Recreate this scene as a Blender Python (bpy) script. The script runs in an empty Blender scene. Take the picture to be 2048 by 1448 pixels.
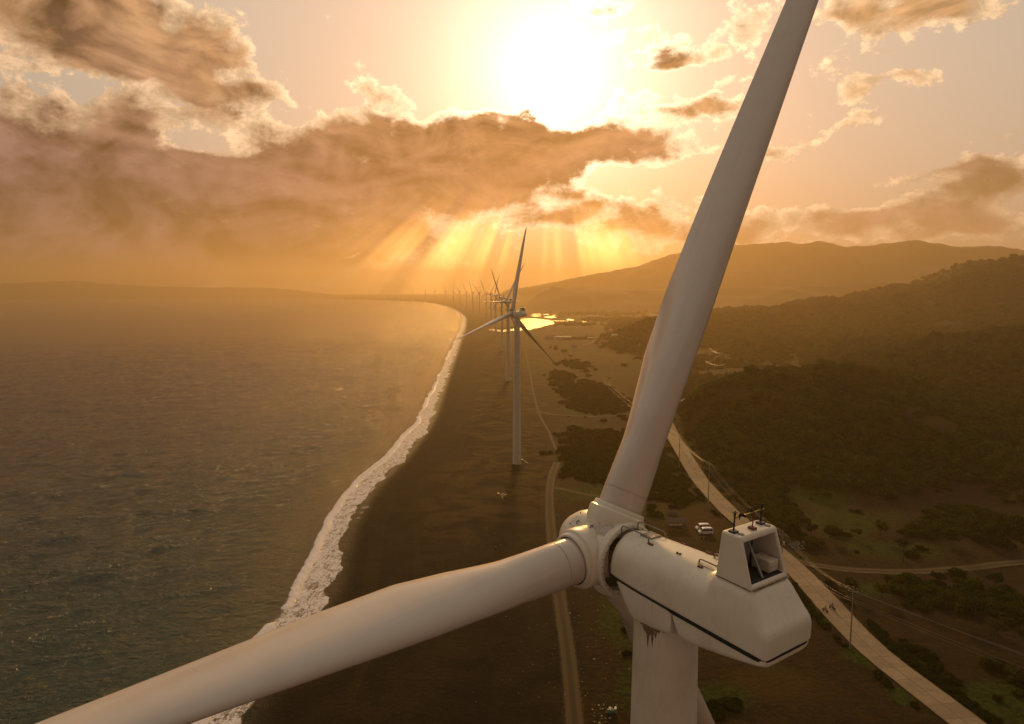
import bpy, math, random
import numpy as np
from mathutils import Vector, Matrix
random.seed(7); rng = np.random.default_rng(7)
sc = bpy.context.scene
COL = sc.collection

# ------------------------------------------------------------------ camera
FPX, PITCH, CAMH = 1365.0, math.radians(6.1), 81.5
cam_d = bpy.data.cameras.new('camera'); cam = bpy.data.objects.new('camera', cam_d); COL.objects.link(cam)
cam.location = (0, 0, CAMH); cam.rotation_euler = (math.pi/2 - PITCH, 0, 0)
cam_d.sensor_width = 36; cam_d.lens = FPX/2048*36; cam_d.clip_start = .5; cam_d.clip_end = 60000
sc.camera = cam

def ray(u, v):
    x = (u-1024)/FPX; t = (724-v)/FPX
    return (x, math.cos(PITCH)+t*math.sin(PITCH), -math.sin(PITCH)+t*math.cos(PITCH))
def G(u, v, z=0.0):                      # where the line of sight meets the ground
    d = ray(u, v); k = (z-CAMH)/d[2]
    return (d[0]*k, d[1]*k)
def azel(u, v):
    d = ray(u, v)
    return math.degrees(math.atan2(d[0], d[1])), math.degrees(math.atan2(d[2], math.hypot(d[0], d[1])))

# ------------------------------------------------------------------ colour management / engine
sc.view_settings.view_transform = 'Standard'; sc.view_settings.look = 'None'
sc.view_settings.exposure = 0; sc.view_settings.gamma = 1
cy = sc.cycles
cy.max_bounces = 6; cy.diffuse_bounces = 2; cy.glossy_bounces = 3; cy.transmission_bounces = 2
cy.volume_bounces = 0; cy.transparent_max_bounces = 6; cy.caustics_reflective = False; cy.caustics_refractive = False
cy.sample_clamp_indirect = 4; cy.use_denoising = True

# ------------------------------------------------------------------ node helper
class N:
    """a value in a node tree; arithmetic makes Math nodes"""
    def __init__(s, tr, v): s.tr = tr; s.v = v
    def _m(s, op, *a):
        n = s.tr.nodes.new('ShaderNodeMath'); n.operation = op
        for i, x in enumerate((s,)+a):
            x = x.v if isinstance(x, N) else x
            if isinstance(x, (int, float)): n.inputs[i].default_value = x
            else: s.tr.links.new(x, n.inputs[i])
        return N(s.tr, n.outputs[0])
    def __add__(s, o): return s._m('ADD', o)
    __radd__ = __add__
    def __sub__(s, o): return s._m('SUBTRACT', o)
    def __rsub__(s, o): return N(s.tr, o)._m('SUBTRACT', s)
    def __mul__(s, o): return s._m('MULTIPLY', o)
    __rmul__ = __mul__
    def __truediv__(s, o): return s._m('DIVIDE', o)
    def __rtruediv__(s, o): return N(s.tr, o)._m('DIVIDE', s)
    def __pow__(s, o): return s._m('POWER', o)
    def __neg__(s): return s*-1.0
    def exp(s): return s._m('EXPONENT')
    def abs(s): return s._m('ABSOLUTE')
    def sqrt(s): return s._m('SQRT')
    def max(s, o): return s._m('MAXIMUM', o)
    def min(s, o): return s._m('MINIMUM', o)
    def clamp(s):
        r = s._m('ADD', 0.0); r.v.node.use_clamp = True; return r
    def step(s, a, b):                     # smoothstep
        n = s.tr.nodes.new('ShaderNodeMapRange'); n.interpolation_type = 'SMOOTHSTEP'
        s.tr.links.new(s.v, n.inputs['Value'])
        for k, x in (('From Min', a), ('From Max', b)):
            if isinstance(x, N): s.tr.links.new(x.v, n.inputs[k])
            else: n.inputs[k].default_value = x
        return N(s.tr, n.outputs[0])
def val(tr, x): return N(tr, float(x))
def vec(tr, x, y, z=0.0):
    n = tr.nodes.new('ShaderNodeCombineXYZ')
    for i, c in enumerate((x, y, z)):
        if isinstance(c, N): c = c.v
        if isinstance(c, (int, float)): n.inputs[i].default_value = c
        else: tr.links.new(c, n.inputs[i])
    return n.outputs[0]
def sep(tr, s):
    n = tr.nodes.new('ShaderNodeSeparateXYZ'); tr.links.new(s, n.inputs[0])
    return [N(tr, o) for o in n.outputs]
def noise(tr, v, scale=1, detail=4, rough=.5, dist=0, lac=2.0, out=0):
    n = tr.nodes.new('ShaderNodeTexNoise')
    if v is not None: tr.links.new(v, n.inputs['Vector'])
    n.inputs['Scale'].default_value = scale; n.inputs['Detail'].default_value = detail
    n.inputs['Roughness'].default_value = rough; n.inputs['Distortion'].default_value = dist
    n.inputs['Lacunarity'].default_value = lac
    return N(tr, n.outputs[out])
def mix(tr, f, a, b, kind='MIX'):
    n = tr.nodes.new('ShaderNodeMix'); n.data_type = 'RGBA'; n.blend_type = kind; n.clamp_factor = True
    def put(sock, x):
        if isinstance(x, N): x = x.v
        if isinstance(x, (tuple, list)): sock.default_value = (*x[:3], 1)
        elif isinstance(x, (int, float)): sock.default_value = x
        else: tr.links.new(x, sock)
    put(n.inputs[0], f); put(n.inputs[6], a); put(n.inputs[7], b)
    return n.outputs[2]
def scale_col(tr, c, f): 
    n = tr.nodes.new('ShaderNodeVectorMath'); n.operation = 'SCALE'
    if isinstance(c, tuple): n.inputs[0].default_value = c[:3]
    else: tr.links.new(c, n.inputs[0])
    if isinstance(f, N): tr.links.new(f.v, n.inputs['Scale'])
    else: n.inputs['Scale'].default_value = f
    return n.outputs[0]
def add_col(tr, a, b):
    n = tr.nodes.new('ShaderNodeVectorMath'); n.operation = 'ADD'
    tr.links.new(a, n.inputs[0]); tr.links.new(b, n.inputs[1]); return n.outputs[0]

# ------------------------------------------------------------------ sun + sky
SUN_AZ, SUN_EL = azel(1105, 150)
SUN_STR = 2.0
sd = bpy.data.lights.new('sun', 'SUN'); sun = bpy.data.objects.new('sun', sd); COL.objects.link(sun)
sd.energy = SUN_STR; sd.angle = math.radians(6); sd.color = (1.0, .54, .13)
a_, e_ = math.radians(SUN_AZ), math.radians(SUN_EL)
SDIR = Vector((math.sin(a_)*math.cos(e_), math.cos(a_)*math.cos(e_), math.sin(e_)))
sun.rotation_euler = SDIR.to_track_quat('Z', 'Y').to_euler(); sun.location = (0, -20, 140)

world = bpy.data.worlds.new('World'); sc.world = world; world.use_nodes = True
W = world.node_tree; W.nodes.clear()
tc = W.nodes.new('ShaderNodeTexCoord')
dx, dy, dz = sep(W, tc.outputs['Generated'])
DEG = 57.29578
az = N(W, dx.v)._m('ARCTAN2', dy)*DEG
el = N(W, dz.v)._m('ARCSINE')*DEG
sky = W.nodes.new('ShaderNodeTexSky'); sky.sky_type = 'NISHITA'; sky.sun_disc = False
sky.sun_elevation = e_; sky.sun_rotation = a_; sky.dust_density = 4; sky.air_density = 1.5
# angle to the sun
dot = (dx*SDIR.x + dy*SDIR.y + dz*SDIR.z).min(1.0).max(-1.0)
ang = dot._m('ARCCOSINE')*DEG
# clear sky: nishita seen through the warm air, brightening towards the sun
base = mix(W, 1.0, sky.outputs[0], (1.0, .62, .40), 'MULTIPLY')
base = scale_col(W, base, .012)
def col(c, f): return scale_col(W, c, f)
ambient = add_col(W, base, col((.39, .365, .295), 1.0 - 0.0*el))
g1 = (-(ang/30.0)).exp(); g2 = (-((ang/8.0)**2.0)).exp(); g3 = (-((ang/2.1)**2.0)).exp()
clear = add_col(W, ambient, col((.32, .215, .175), g1))
clear = add_col(W, clear, col((.16, .20, .22), g2))
low = (-((el/8.0)**2.0)).exp()*(-(ang/34.0)).exp()
clear = add_col(W, clear, col((.10, -.10, -.24), low))
# cloud field: soft masses placed by direction, broken up by noise
BLOBS = [ # u, v, ru, rv, weight  (where the cloud masses of the evening stand, as sky directions)
 (150,330,250,95,.9),(420,400,330,120,1.0),(650,390,230,105,1.0),(200,520,560,100,1.0),(-20,450,260,180,.9),(870,355,170,75,1.1),
 (700,285,170,42,.7),(540,490,260,50,.8),(-420,380,420,260,.9),(-700,100,420,260,.7),
 (1010,290,150,52,1.2),(1165,308,95,42,1.25),(1030,240,75,36,1.1),(925,268,60,30,.8),(960,355,140,48,1.0),
 (170,50,220,90,1.25),(340,120,120,65,1.1),(420,190,90,35,.8),(60,-60,260,110,1.0),(500,205,90,28,.55),(300,215,300,40,.45),(440,90,50,60,.4),
 (735,165,40,36,.62),(790,208,60,28,.62),(700,228,60,22,.5),
 (1230,8,130,30,.70),(1225,64,72,20,.70),(1400,92,95,34,.72),(1340,118,60,20,.6),(1290,225,100,46,.66),(1430,212,80,26,.80),(1340,285,130,34,.62),(1500,300,80,20,.5),(1480,160,60,20,.5),
 (1720,24,140,52,.80),(1900,10,200,44,.74),(1785,96,60,26,.66),(1690,180,75,56,.64),(1800,165,75,24,.66),(1700,250,65,18,.6),(2025,275,55,16,.66),(1490,30,70,40,.6),(1600,300,90,20,.5),(1860,350,120,18,.5),
 (1975,378,150,50,.92),(1820,420,140,40,.74),(1672,438,66,34,.86),(1920,455,200,32,.66),(1560,330,60,14,.4),
 (1120,432,95,34,.85),(1290,432,130,36,.8),(1500,450,150,44,.7),(1400,480,300,26,.5),(1200,385,220,12,.3),
 (2500,200,300,200,.8),(2700,500,400,120,.8),(1500,-350,400,120,.6),(500,-450,500,150,.7)]
HOLES = [(905,315,50,16,.65),(440,295,90,26,.75),(280,170,160,22,.45),(560,225,70,18,.3),(60,290,40,22,.4),(350,205,160,22,.35),(700,512,60,5,.5),(1100,205,80,30,1.1)]
D = None
def blob(u, v, ru, rv, w):
    a0, e0 = azel(u, v); a1, _ = azel(u+ru, v); _, e1 = azel(u, v-rv)
    q = ((wx-a0)/abs(a1-a0))**2.0 + ((wy-e0)/abs(e1-e0))**2.0
    return (-(q)).exp()*w
wn = W.nodes.new('ShaderNodeTexNoise'); wn.inputs['Scale'].default_value = .16; wn.inputs['Detail'].default_value = 7; wn.inputs['Roughness'].default_value = .58
W.links.new(vec(W, az, el*1.3, 3.3), wn.inputs['Vector'])
w1, w2, _ = sep(W, wn.outputs['Color'])
wx = az + (w1-.5)*7.0; wy = el + (w2-.5)*5.0
for b in BLOBS:
    t = blob(*b); D = t if D is None else D + t
for b in HOLES: D = D - blob(*b)
cp = vec(W, az, el*1.35, 0.0)
n1 = noise(W, cp, .30, 10, .66, .2)
cp2 = vec(W, az + (SUN_AZ-az)*.025 , (el + (SUN_EL-el)*.025+.10)*1.35, 0.0)
n2 = noise(W, cp2, .30, 8, .66, .2)
n3 = noise(W, vec(W, az*.5, el*1.4, 9.0), .20, 5, .6, .3)
A = (D.min(1.3) + (n1-.5)*2.4 + (n3-.5)*.6).step(.36, .58)                       # cover
K = (D.min(1.2) + (n1-.5)*1.9 + (n3-.5)*.9).step(.48, 1.04)   # thickness
lit = ((n1-n2)*6.0 + .5).clamp()              # side turned to the sun
n4 = noise(W, vec(W, az*.8, el*1.5, 21.0), .15, 8, .56, .5); n5 = noise(W, vec(W, az*.8 + (SUN_AZ-az)*.04, el*1.5 + (SUN_EL-el)*.05 + .5, 21.0), .15, 5, .56, .5)
litb = ((n4-n5)*4.5 + .5).clamp()
near = (-(ang/17.0)).exp(); near2 = (-(ang/8.5)).exp()
bright = add_col(W, col((.74, .50, .31), .62 + .70*lit), col((1.7, 1.5, 1.1), near2*1.2))
bright = add_col(W, bright, col((.62, .42, .18), near*(.6+.8*lit)))
rightw = az.step(8.0, 24.0)
dark = add_col(W, col((.22, .13, .05), rightw), add_col(W, col((.22, .12, .025), el.step(8.5, 16.0)*(1.0-.75*near2)*(.15+1.6*litb)*(1.0-.55*(n3-.3).clamp())), col((.0, .0, .0), 1.0)))
dark = add_col(W, dark, add_col(W, col((.185, .108, .100), .28 + .25*lit + 1.10*litb + (n4-.5)*1.1), col((.17, .045, -.05), near*(.15+1.0*litb))))
skyc = mix(W, A, clear, bright)
skyc = mix(W, K, skyc, dark)
core = (g3*2.3 + (-(ang/3.6)).exp()*1.1 + g2*.25)*(1.0 - K.step(.0, .85)*.985)
skyc = add_col(W, skyc, col((1.0, .92, .78), core))
# shafts of light fanning down from the gap in the cloud
phi = (az-SUN_AZ)._m('ARCTAN2', SUN_EL-el+.001)*DEG
rn = noise(W, vec(W, phi, 0.0, 4.0), .085, 3, .55).step(.40, .66)
rm = el.step(9.0, 4.5)*az.step(-17.0, -6.0)*az.step(15.0, 7.0)*(-(ang/30.0)).exp()
skyc = add_col(W, skyc, col((2.2, .98, .20), rn*rm*(.42+3.6*el.step(6.5, 1.0))))
skyc = mix(W, (el*-1.0-1.0).step(0.0, 10.0), skyc, (.10, .07, .05))
# the half of the sky behind the viewer is cloudier and dimmer
back = (dy*-1.0+.25).step(0.0, 1.0)
skyc = mix(W, back*.9, skyc, add_col(W, scale_col(W, base, .6), col((.170, .106, .070), 1.0)))
bg = W.nodes.new('ShaderNodeBackground'); W.links.new(skyc, bg.inputs[0]); bg.inputs[1].default_value = 1.0
wo = W.nodes.new('ShaderNodeOutputWorld'); W.links.new(bg.outputs[0], wo.inputs[0])

# ------------------------------------------------------------------ object helpers
def tag(o, label=None, cat=None, group=None, kind=None):
    if label: o['label'] = label
    if cat: o['category'] = cat
    if group: o['group'] = group
    if kind: o['kind'] = kind
    return o
def empty(name, loc=(0, 0, 0), rz=0):
    o = bpy.data.objects.new(name, None); COL.objects.link(o); o.location = loc; o.rotation_euler = (0, 0, rz)
    o.empty_display_size = .5; return o
def link_mesh(name, me, mat=None, parent=None, smooth=False):
    o = bpy.data.objects.new(name, me); COL.objects.link(o)
    if mat is not None and not me.materials: me.materials.append(mat)
    if parent is not None: o.parent = parent
    if smooth:
        me.polygons.foreach_set('use_smooth', [True]*len(me.polygons))
    return o
class MB:
    def __init__(s): s.v = []; s.f = []
    def add(s, vs, fs):
        b = len(s.v); s.v += [tuple(p) for p in vs]; s.f += [tuple(i+b for i in f) for f in fs]; return s
    def box(s, c, d, rz=0, taper=1.0, M=None):
        x, y, z = d[0]/2, d[1]/2, d[2]/2
        vs = [Vector((sx*x*(taper if sz > 0 else 1), sy*y*(taper if sz > 0 else 1), sz*z)) for sz in (-1, 1) for sx, sy in ((-1, -1), (1, -1), (1, 1), (-1, 1))]
        R = Matrix.Rotation(rz, 3, 'Z') if M is None else M
        vs = [R @ p + Vector(c) for p in vs]
        return s.add(vs, [(0, 3, 2, 1), (4, 5, 6, 7), (0, 1, 5, 4), (1, 2, 6, 5), (2, 3, 7, 6), (3, 0, 4, 7)])
    def tube(s, pts, r, n=6, caps=True):
        pts = [Vector(p) for p in pts]; rs = r if isinstance(r, (list, tuple)) else [r]*len(pts)
        vs = []; fs = []
        up = None
        for i, p in enumerate(pts):
            t = (pts[min(i+1, len(pts)-1)]-pts[max(i-1, 0)]).normalized()
            if up is None: up = Vector((0, 0, 1)) if abs(t.z) < .9 else Vector((1, 0, 0))
            x = t.cross(up).normalized(); y = x.cross(t).normalized(); up = y
            for k in range(n):
                a = 2*math.pi*k/n; vs.append(p + (x*math.cos(a)+y*math.sin(a))*rs[i])
        for i in range(len(pts)-1):
            for k in range(n):
                fs.append((i*n+k, i*n+(k+1) % n, (i+1)*n+(k+1) % n, (i+1)*n+k))
        if caps: fs.append(tuple(range(n))[::-1]); fs.append(tuple((len(pts)-1)*n+k for k in range(n)))
        return s.add(vs, fs)
    def lathe(s, prof, n=32, axis='Z', c=(0, 0, 0), cap=True):
        vs = []; fs = []
        for h, r in prof:
            for k in range(n):
                a = 2*math.pi*k/n
                x, y = r*math.cos(a), r*math.sin(a)
                p = (x, y, h) if axis == 'Z' else (h, x, y) if axis == 'X' else (y, h, x)
                vs.append((p[0]+c[0], p[1]+c[1], p[2]+c[2]))
        for i in range(len(prof)-1):
            for k in range(n): fs.append((i*n+k, i*n+(k+1) % n, (i+1)*n+(k+1) % n, (i+1)*n+k))
        if cap: fs.append(tuple(range(n))[::-1]); fs.append(tuple((len(prof)-1)*n+k for k in range(n)))
        return s.add(vs, fs)
    def quad(s, a, b, c, d): return s.add([a, b, c, d], [(0, 1, 2, 3)])
    def build(s, name, mat, parent=None, smooth=False, bevel=0, sub=0, angle=None):
        me = bpy.data.meshes.new(name); me.from_pydata(s.v, [], s.f); me.validate(); 
        import bmesh
        bm = bmesh.new(); bm.from_mesh(me); bmesh.ops.recalc_face_normals(bm, faces=bm.faces); bm.to_mesh(me); bm.free()
        o = link_mesh(name, me, mat, parent, smooth)
        if bevel:
            m = o.modifiers.new('b', 'BEVEL'); m.width = bevel; m.segments = 3; m.limit_method = 'ANGLE'; m.angle_limit = math.radians(30)
        if sub:
            m = o.modifiers.new('s', 'SUBSURF'); m.levels = sub; m.render_levels = sub
        if angle is not None:
            me.polygons.foreach_set('use_smooth', [True]*len(me.polygons)); me.set_sharp_from_angle(angle=math.radians(angle))
        return o
def fast_mesh(name, V, Fq, attrs=None):
    me = bpy.data.meshes.new(name); V = np.ascontiguousarray(V, np.float32); Fq = np.ascontiguousarray(Fq, np.int32); k = Fq.shape[1]
    me.vertices.add(len(V)); me.vertices.foreach_set('co', V.ravel())
    me.loops.add(Fq.size); me.loops.foreach_set('vertex_index', Fq.ravel())
    me.polygons.add(len(Fq)); me.polygons.foreach_set('loop_start', np.arange(0, Fq.size, k, dtype=np.int32))
    me.polygons.foreach_set('loop_total', np.full(len(Fq), k, np.int32))
    for n, a in (attrs or {}).items():
        at = me.attributes.new(n, 'FLOAT', 'POINT'); at.data.foreach_set('value', np.ascontiguousarray(a, np.float32))
    me.update(calc_edges=True); return me

# ------------------------------------------------------------------ materials
def new_mat(name):
    m = bpy.data.materials.new(name); m.use_nodes = True; t = m.node_tree
    return m, t, t.nodes['Principled BSDF']
def put(t, sock, x):
    if isinstance(x, N): x = x.v
    if isinstance(x, (tuple, list)): sock.default_value = (*x[:3], 1)
    elif isinstance(x, (int, float)): sock.default_value = x
    else: t.links.new(x, sock)
def bump(t, b, h, dist, strength=1.0):
    n = t.nodes.new('ShaderNodeBump'); n.inputs['Distance'].default_value = dist; n.inputs['Strength'].default_value = strength
    t.links.new(h.v, n.inputs['Height']); t.links.new(n.outputs[0], b.inputs['Normal'])
def wpos(t):
    g = t.nodes.new('ShaderNodeNewGeometry'); return g.outputs['Position']
def opos(t):
    g = t.nodes.new('ShaderNodeTexCoord'); return g.outputs['Object']
def simple(name, c, rough=.6, metal=0, var=.15, scale=3, coat=0):
    m, t, b = new_mat(name)
    n = noise(t, opos(t), scale, 5, .6)
    put(t, b.inputs['Base Color'], mix(t, n.step(.3, .7), tuple(x*(1-var) for x in c), tuple(min(1, x*(1+var)) for x in c)))
    b.inputs['Roughness'].default_value = rough; b.inputs['Metallic'].default_value = metal
    b.inputs['Coat Weight'].default_value = coat
    return m
def painted(name, base_c, dirt_c, streak_axis=2, amount=.35, rough=.28):
    m, t, b = new_mat(name); P = opos(t); x, y, z = sep(t, P)
    big = noise(t, P, .6, 4, .6); fine = noise(t, P, 9, 6, .65)
    sv = vec(t, x*4.0, y*4.0, z*.35) if streak_axis == 2 else vec(t, x*1.6, y*1.6, z*.10)
    st = noise(t, sv, 1.6, 5, .65)
    d = ((st.step(.5, .8)*.6 + big.step(.45, .75)*.5)*amount + (0.0 if streak_axis == 3 else 1.0)*fine.step(.62, .8)*.08).clamp()
    put(t, b.inputs['Base Color'], mix(t, d, base_c, dirt_c))
    put(t, b.inputs['Roughness'], big*.10+rough-.03)
    b.inputs['Coat Weight'].default_value = .4 if streak_axis == 3 else .1; b.inputs['Coat Roughness'].default_value = .10
    bump(t, b, big, .012, .25)
    return m
M = {}
M['white'] = painted('white_gelcoat', (.74, .69, .60), (.44, .34, .20), 2, .50, .30)
M['blade'] = painted('blade_gelcoat', (.60, .525, .475), (.44, .35, .25), 3, .35, .16)
M['tower'] = painted('tower_paint', (.68, .63, .54), (.42, .32, .18), 2, .55, .38)
M['panel'] = simple('grey_patch', (.46, .40, .36), .5, 0, .1)
M['black'] = simple('black_rubber', (.012, .012, .014), .45)
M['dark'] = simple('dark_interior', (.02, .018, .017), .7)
M['steel'] = simple('galvanised_steel', (.26, .24, .21), .6, .5)
M['alu'] = simple('aluminium', (.62, .58, .50), .25, .9)
M['rust'] = simple('rusty_steel', (.16, .045, .03), .7)
M['grille'] = simple('grey_grille', (.42, .40, .40), .5, .2)
M['cream'] = simple('cream_box', (.60, .54, .42), .5)
M['grease'] = simple('grease_stain', (.17, .12, .06), .5, 0, .7, 9)
M['brass'] = simple('brass', (.45, .32, .08), .3, .8)
M['wood'] = simple('grey_wood', (.14, .10, .07), .8, 0, .3)
M['pole'] = simple('concrete_pole', (.26, .22, .18), .8, 0, .15)
M['cable'] = simple('bare_cable', (.26, .22, .22), .35, .6)
M['thatch'] = simple('dry_thatch', (.15, .10, .075), .9, 0, .4, 5)
M['vanwhite'] = simple('van_paint', (.80, .78, .74), .25, 0, .03, 2, .5)
M['glass'] = simple('dark_glass', (.012, .013, .016), .08)
M['tyre'] = simple('tyre_rubber', (.015, .014, .013), .8)
M['red'] = simple('red_light', (.35, .02, .015), .3)
M['cloth_dark'] = simple('dark_clothes', (.02, .022, .035), .9)
M['cloth_red'] = simple('red_clothes', (.20, .03, .02), .9)
M['lime'] = simple('lime_vest', (.35, .60, .03), .7)
M['skin'] = simple('skin', (.25, .13, .08), .6)
M['hair'] = simple('hair', (.01, .008, .007), .6)
M['wallwhite'] = simple('white_wall', (.62, .58, .52), .8)
M['wallyellow'] = simple('ochre_wall', (.48, .30, .10), .8)
M['roof'] = simple('tin_roof', (.16, .09, .06), .6)
M['teal'] = simple('teal_net', (.01, .11, .09), .7)
M['litter'] = simple('pale_litter', (.55, .50, .45), .7)
M['stone'] = simple('grey_stone', (.16, .14, .12), .9, 0, .3)

# ------------------------------------------------------------------ numpy noise
def _h(ix, iy, s):
    n = (ix.astype(np.int64)*374761393 + iy.astype(np.int64)*668265263 + s*1442695041) & 0xffffffff
    n = ((n ^ (n >> 13))*1274126177) & 0xffffffff
    return ((n ^ (n >> 16)) & 0xffff)/65535.0
def vnoise(x, y, s=0):
    ix, iy = np.floor(x), np.floor(y); fx, fy = x-ix, y-iy
    fx = fx*fx*(3-2*fx); fy = fy*fy*(3-2*fy)
    a, b, c, d = _h(ix, iy, s), _h(ix+1, iy, s), _h(ix, iy+1, s), _h(ix+1, iy+1, s)
    return (a+(b-a)*fx)*(1-fy)+(c+(d-c)*fx)*fy
def fbm(x, y, o=4, s=0, g=.5):
    r = 0; a = 1; t = 0
    for k in range(o): r = r+a*vnoise(x*2**k+k*17.3, y*2**k-k*9.1, s+k); t += a; a *= g
    return r/t
def ss(a, b, x):
    t = np.clip((x-a)/(b-a), 0, 1); return t*t*(3-2*t)

# ------------------------------------------------------------------ coast + terrain height
SEA = -2.6
CO = [G(u, v, SEA) for u, v in ((462,1448),(555,1310),(640,1195),(668,1110),(690,1050),(740,975),(800,915),(850,850),(872,800),(893,745),(915,690),(929,650),
      (927,632),(905,617),(880,609),(850,604.5),(800,601.5),(740,599.5),(650,597),(500,592))]
CO = [(-62, -900), (-60, -200), (-57, 40)] + CO + [(-9000, 12500), (-26000, 15500)]
def smooth_poly(P, n=6):
    P = np.array(P, float); out = []
    for i in range(len(P)-1):
        p0, p1, p2, p3 = P[max(i-1, 0)], P[i], P[i+1], P[min(i+2, len(P)-1)]
        # centripetal-safe: scale tangents by chord
        L = np.linalg.norm(p2-p1); 
        m1 = (p2-p0)/(np.linalg.norm(p2-p1)+np.linalg.norm(p1-p0)+1e-9)*L if i > 0 else (p2-p1)
        m2 = (p3-p1)/(np.linalg.norm(p3-p2)+np.linalg.norm(p2-p1)+1e-9)*L if i+2 < len(P) else (p2-p1)
        for t in np.linspace(0, 1, n, endpoint=False):
            out.append((2*t**3-3*t**2+1)*p1+(t**3-2*t**2+t)*m1+(-2*t**3+3*t**2)*p2+(t**3-t**2)*m2)
    out.append(P[-1]); return np.array(out)
COAST = smooth_poly(CO, 8)
def seg_dist(x, y, P):
    best = np.full(x.shape, 1e18)
    for i in range(len(P)-1):
        ax, ay = P[i]; bx, by = P[i+1]; ex, ey = bx-ax, by-ay; L = ex*ex+ey*ey+1e-9
        t = np.clip(((x-ax)*ex+(y-ay)*ey)/L, 0, 1)
        best = np.minimum(best, (x-ax-t*ex)**2+(y-ay-t*ey)**2)
    return np.sqrt(best)
def inside(x, y, P):
    c = np.zeros(x.shape, bool); j = len(P)-1
    for i in range(len(P)):
        xi, yi = P[i]; xj, yj = P[j]
        if yi != yj:
            k = ((yi > y) != (yj > y)) & (x < (xj-xi)*(y-yi)/(yj-yi)+xi)
            c ^= k
        j = i
    return c
SEAPOLY = np.vstack([COAST, [(-40000, 15500), (-40000, -900)]])
def coast_sd(x, y):                         # + inland, - at sea
    d = seg_dist(x, y, COAST); return np.where(inside(x, y, SEAPOLY), -d, d)

def HP(u, v, Y):                            # the height at which a crest Y metres ahead is seen at v
    d = ray(u, v); k = Y/d[1]; return (d[0]*k, Y, CAMH+d[2]*k)
HC = [HP(*a) for a in (
 (1380,812,385),(1415,788,385),(1450,770,388),(1520,762,390),(1590,762,390),(1650,766,385),(1700,772,380),
 (1750,745,440),(1700,752,500),
 (1750,832,330),(1850,845,330),(1780,900,300),(1900,915,300),(1960,950,285),(2048,900,300),(2150,880,300),
 (1850,694,620),(1950,684,620),(2048,676,620),(2200,670,620),(1750,722,600),(1670,748,590),(2048,775,450),(1900,780,440),(2200,800,420),
 (1500,690,900),(1700,688,850),(1900,650,1000),(1650,660,1100),(1420,680,1000),(2048,620,1000),(1350,690,950),
 (1290,648,1000),(1320,642,1020),(1350,640,1100),(1420,629,1300),(1500,623,1300),(1560,624,1300),(1620,621,1300),(1665,605,1350),(1700,616,1350),(1730,612,1300),
 (1760,598,1300),(1830,577,1300),(1870,570,1310),(1900,560,1300),(1960,545,1300),(1990,531,1300),(2048,524,1300),(2150,500,1300),(2350,485,1300),(2600,480,1300))]
FL = [G(u, v) for u, v in ((1340,880),(1400,960),(1470,1030),(1560,1100),(1640,1190),(1740,1300),(1900,1448),(1300,1000),(1200,1000),(1200,850),(1150,760),(1200,700),(1250,740),
      (1300,760),(1300,850),(1345,835),(1150,670),(1200,660),(1240,672),(1250,640),(1520,1020),(1600,1050),(1650,1090),(1750,1090),(1900,1110),(2048,1110),(1800,1200),(2000,1300),(2040,1200),(2300,1200),(2048,1040),
      (1500,970),(1700,1010),(1850,1020),(1560,750),(1450,735),(1400,720),(1620,745),(1550,715),(1100,1000),(1050,800),(1050,680),(1020,650),(1100,640),(1180,640),(1100,620),(1180,622),(1240,625),(1290,622),(1600,1448),(1300,1448),(2400,1448),(1400,1300))]
FLZ = [(x, y, 0.0) for x, y in FL] + [(x, y, 6.0) for x, y in ((900, 2600), (1500, 2600), (2200, 2400), (400, 2500), (3000, 2500), (0, 3000), (1500, 4500), (4000, 4000), (0, 5000), (400, 1800), (650, 1900))]
CP = np.array(HC+FLZ)
def q_(x, y): return np.stack([np.degrees(np.arctan2(x, np.maximum(y, 1)))/9.0, np.log(np.maximum(np.hypot(x, y), 20))*3.2], -1)
Qc = q_(CP[:, 0], CP[:, 1])
def tps(r2): return .5*r2*np.log(r2+1e-9)
K_ = tps(((Qc[:, None]-Qc[None])**2).sum(-1)) + np.eye(len(Qc))*.02
Pm = np.c_[np.ones(len(Qc)), Qc]
Aa = np.block([[K_, Pm], [Pm.T, np.zeros((3, 3))]])
Wt = np.linalg.solve(Aa, np.r_[CP[:, 2], 0, 0, 0])
def hills(x, y):
    sh = x.shape; x = x.ravel(); y = y.ravel(); Q = q_(x, y); out = np.zeros(len(x))
    for i in range(0, len(x), 20000):
        q = Q[i:i+20000]
        out[i:i+20000] = tps(((q[:, None]-Qc[None])**2).sum(-1)) @ Wt[:-3] + Wt[-3] + q @ Wt[-2:]
    a = np.degrees(np.arctan2(x, np.maximum(y, 1)))
    r = np.hypot(x, y)
    out *= ss(3500, 2100, r)*ss(80, 62, np.abs(a))*ss(90, 150, y)
    out *= ss(6.0, 10.5, a)
    return np.clip(out, 0, 230).reshape(sh)
def height(x, y, detail=True):
    d = coast_sd(x, y)
    h = hills(x, y)
    h = h + np.clip(h, 0, 60)*.34*(fbm(x/60, y/60, 4, 3)-.5)*2 + ss(25, 90, h)*38*(.34-np.abs(fbm(x/150, y/150, 5, 11)-.5)*3)
    scallop = (fbm(x/9+y/14, y/9, 3, 5)-.5)*.42
    beach = SEA + np.where(d > 0, 0, 0) + d*.065 + scallop*ss(25, 3, np.abs(d))
    dune = (fbm(x/18, y/30, 4, 21)-.5)*1.1*ss(60, 95, d)
    land = np.where(d < 40, np.minimum(beach, 0), 0)
    land = np.where(d > 25, np.maximum(land, np.minimum(beach, 0)), land)
    z = np.where(d > 0, land, np.maximum(beach, -14))
    z = z + dune*(h < 4) + h*ss(20, 60, d)
    return z
def hz(x, y): return float(height(np.array([float(x)]), np.array([float(y)]))[0])

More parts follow.
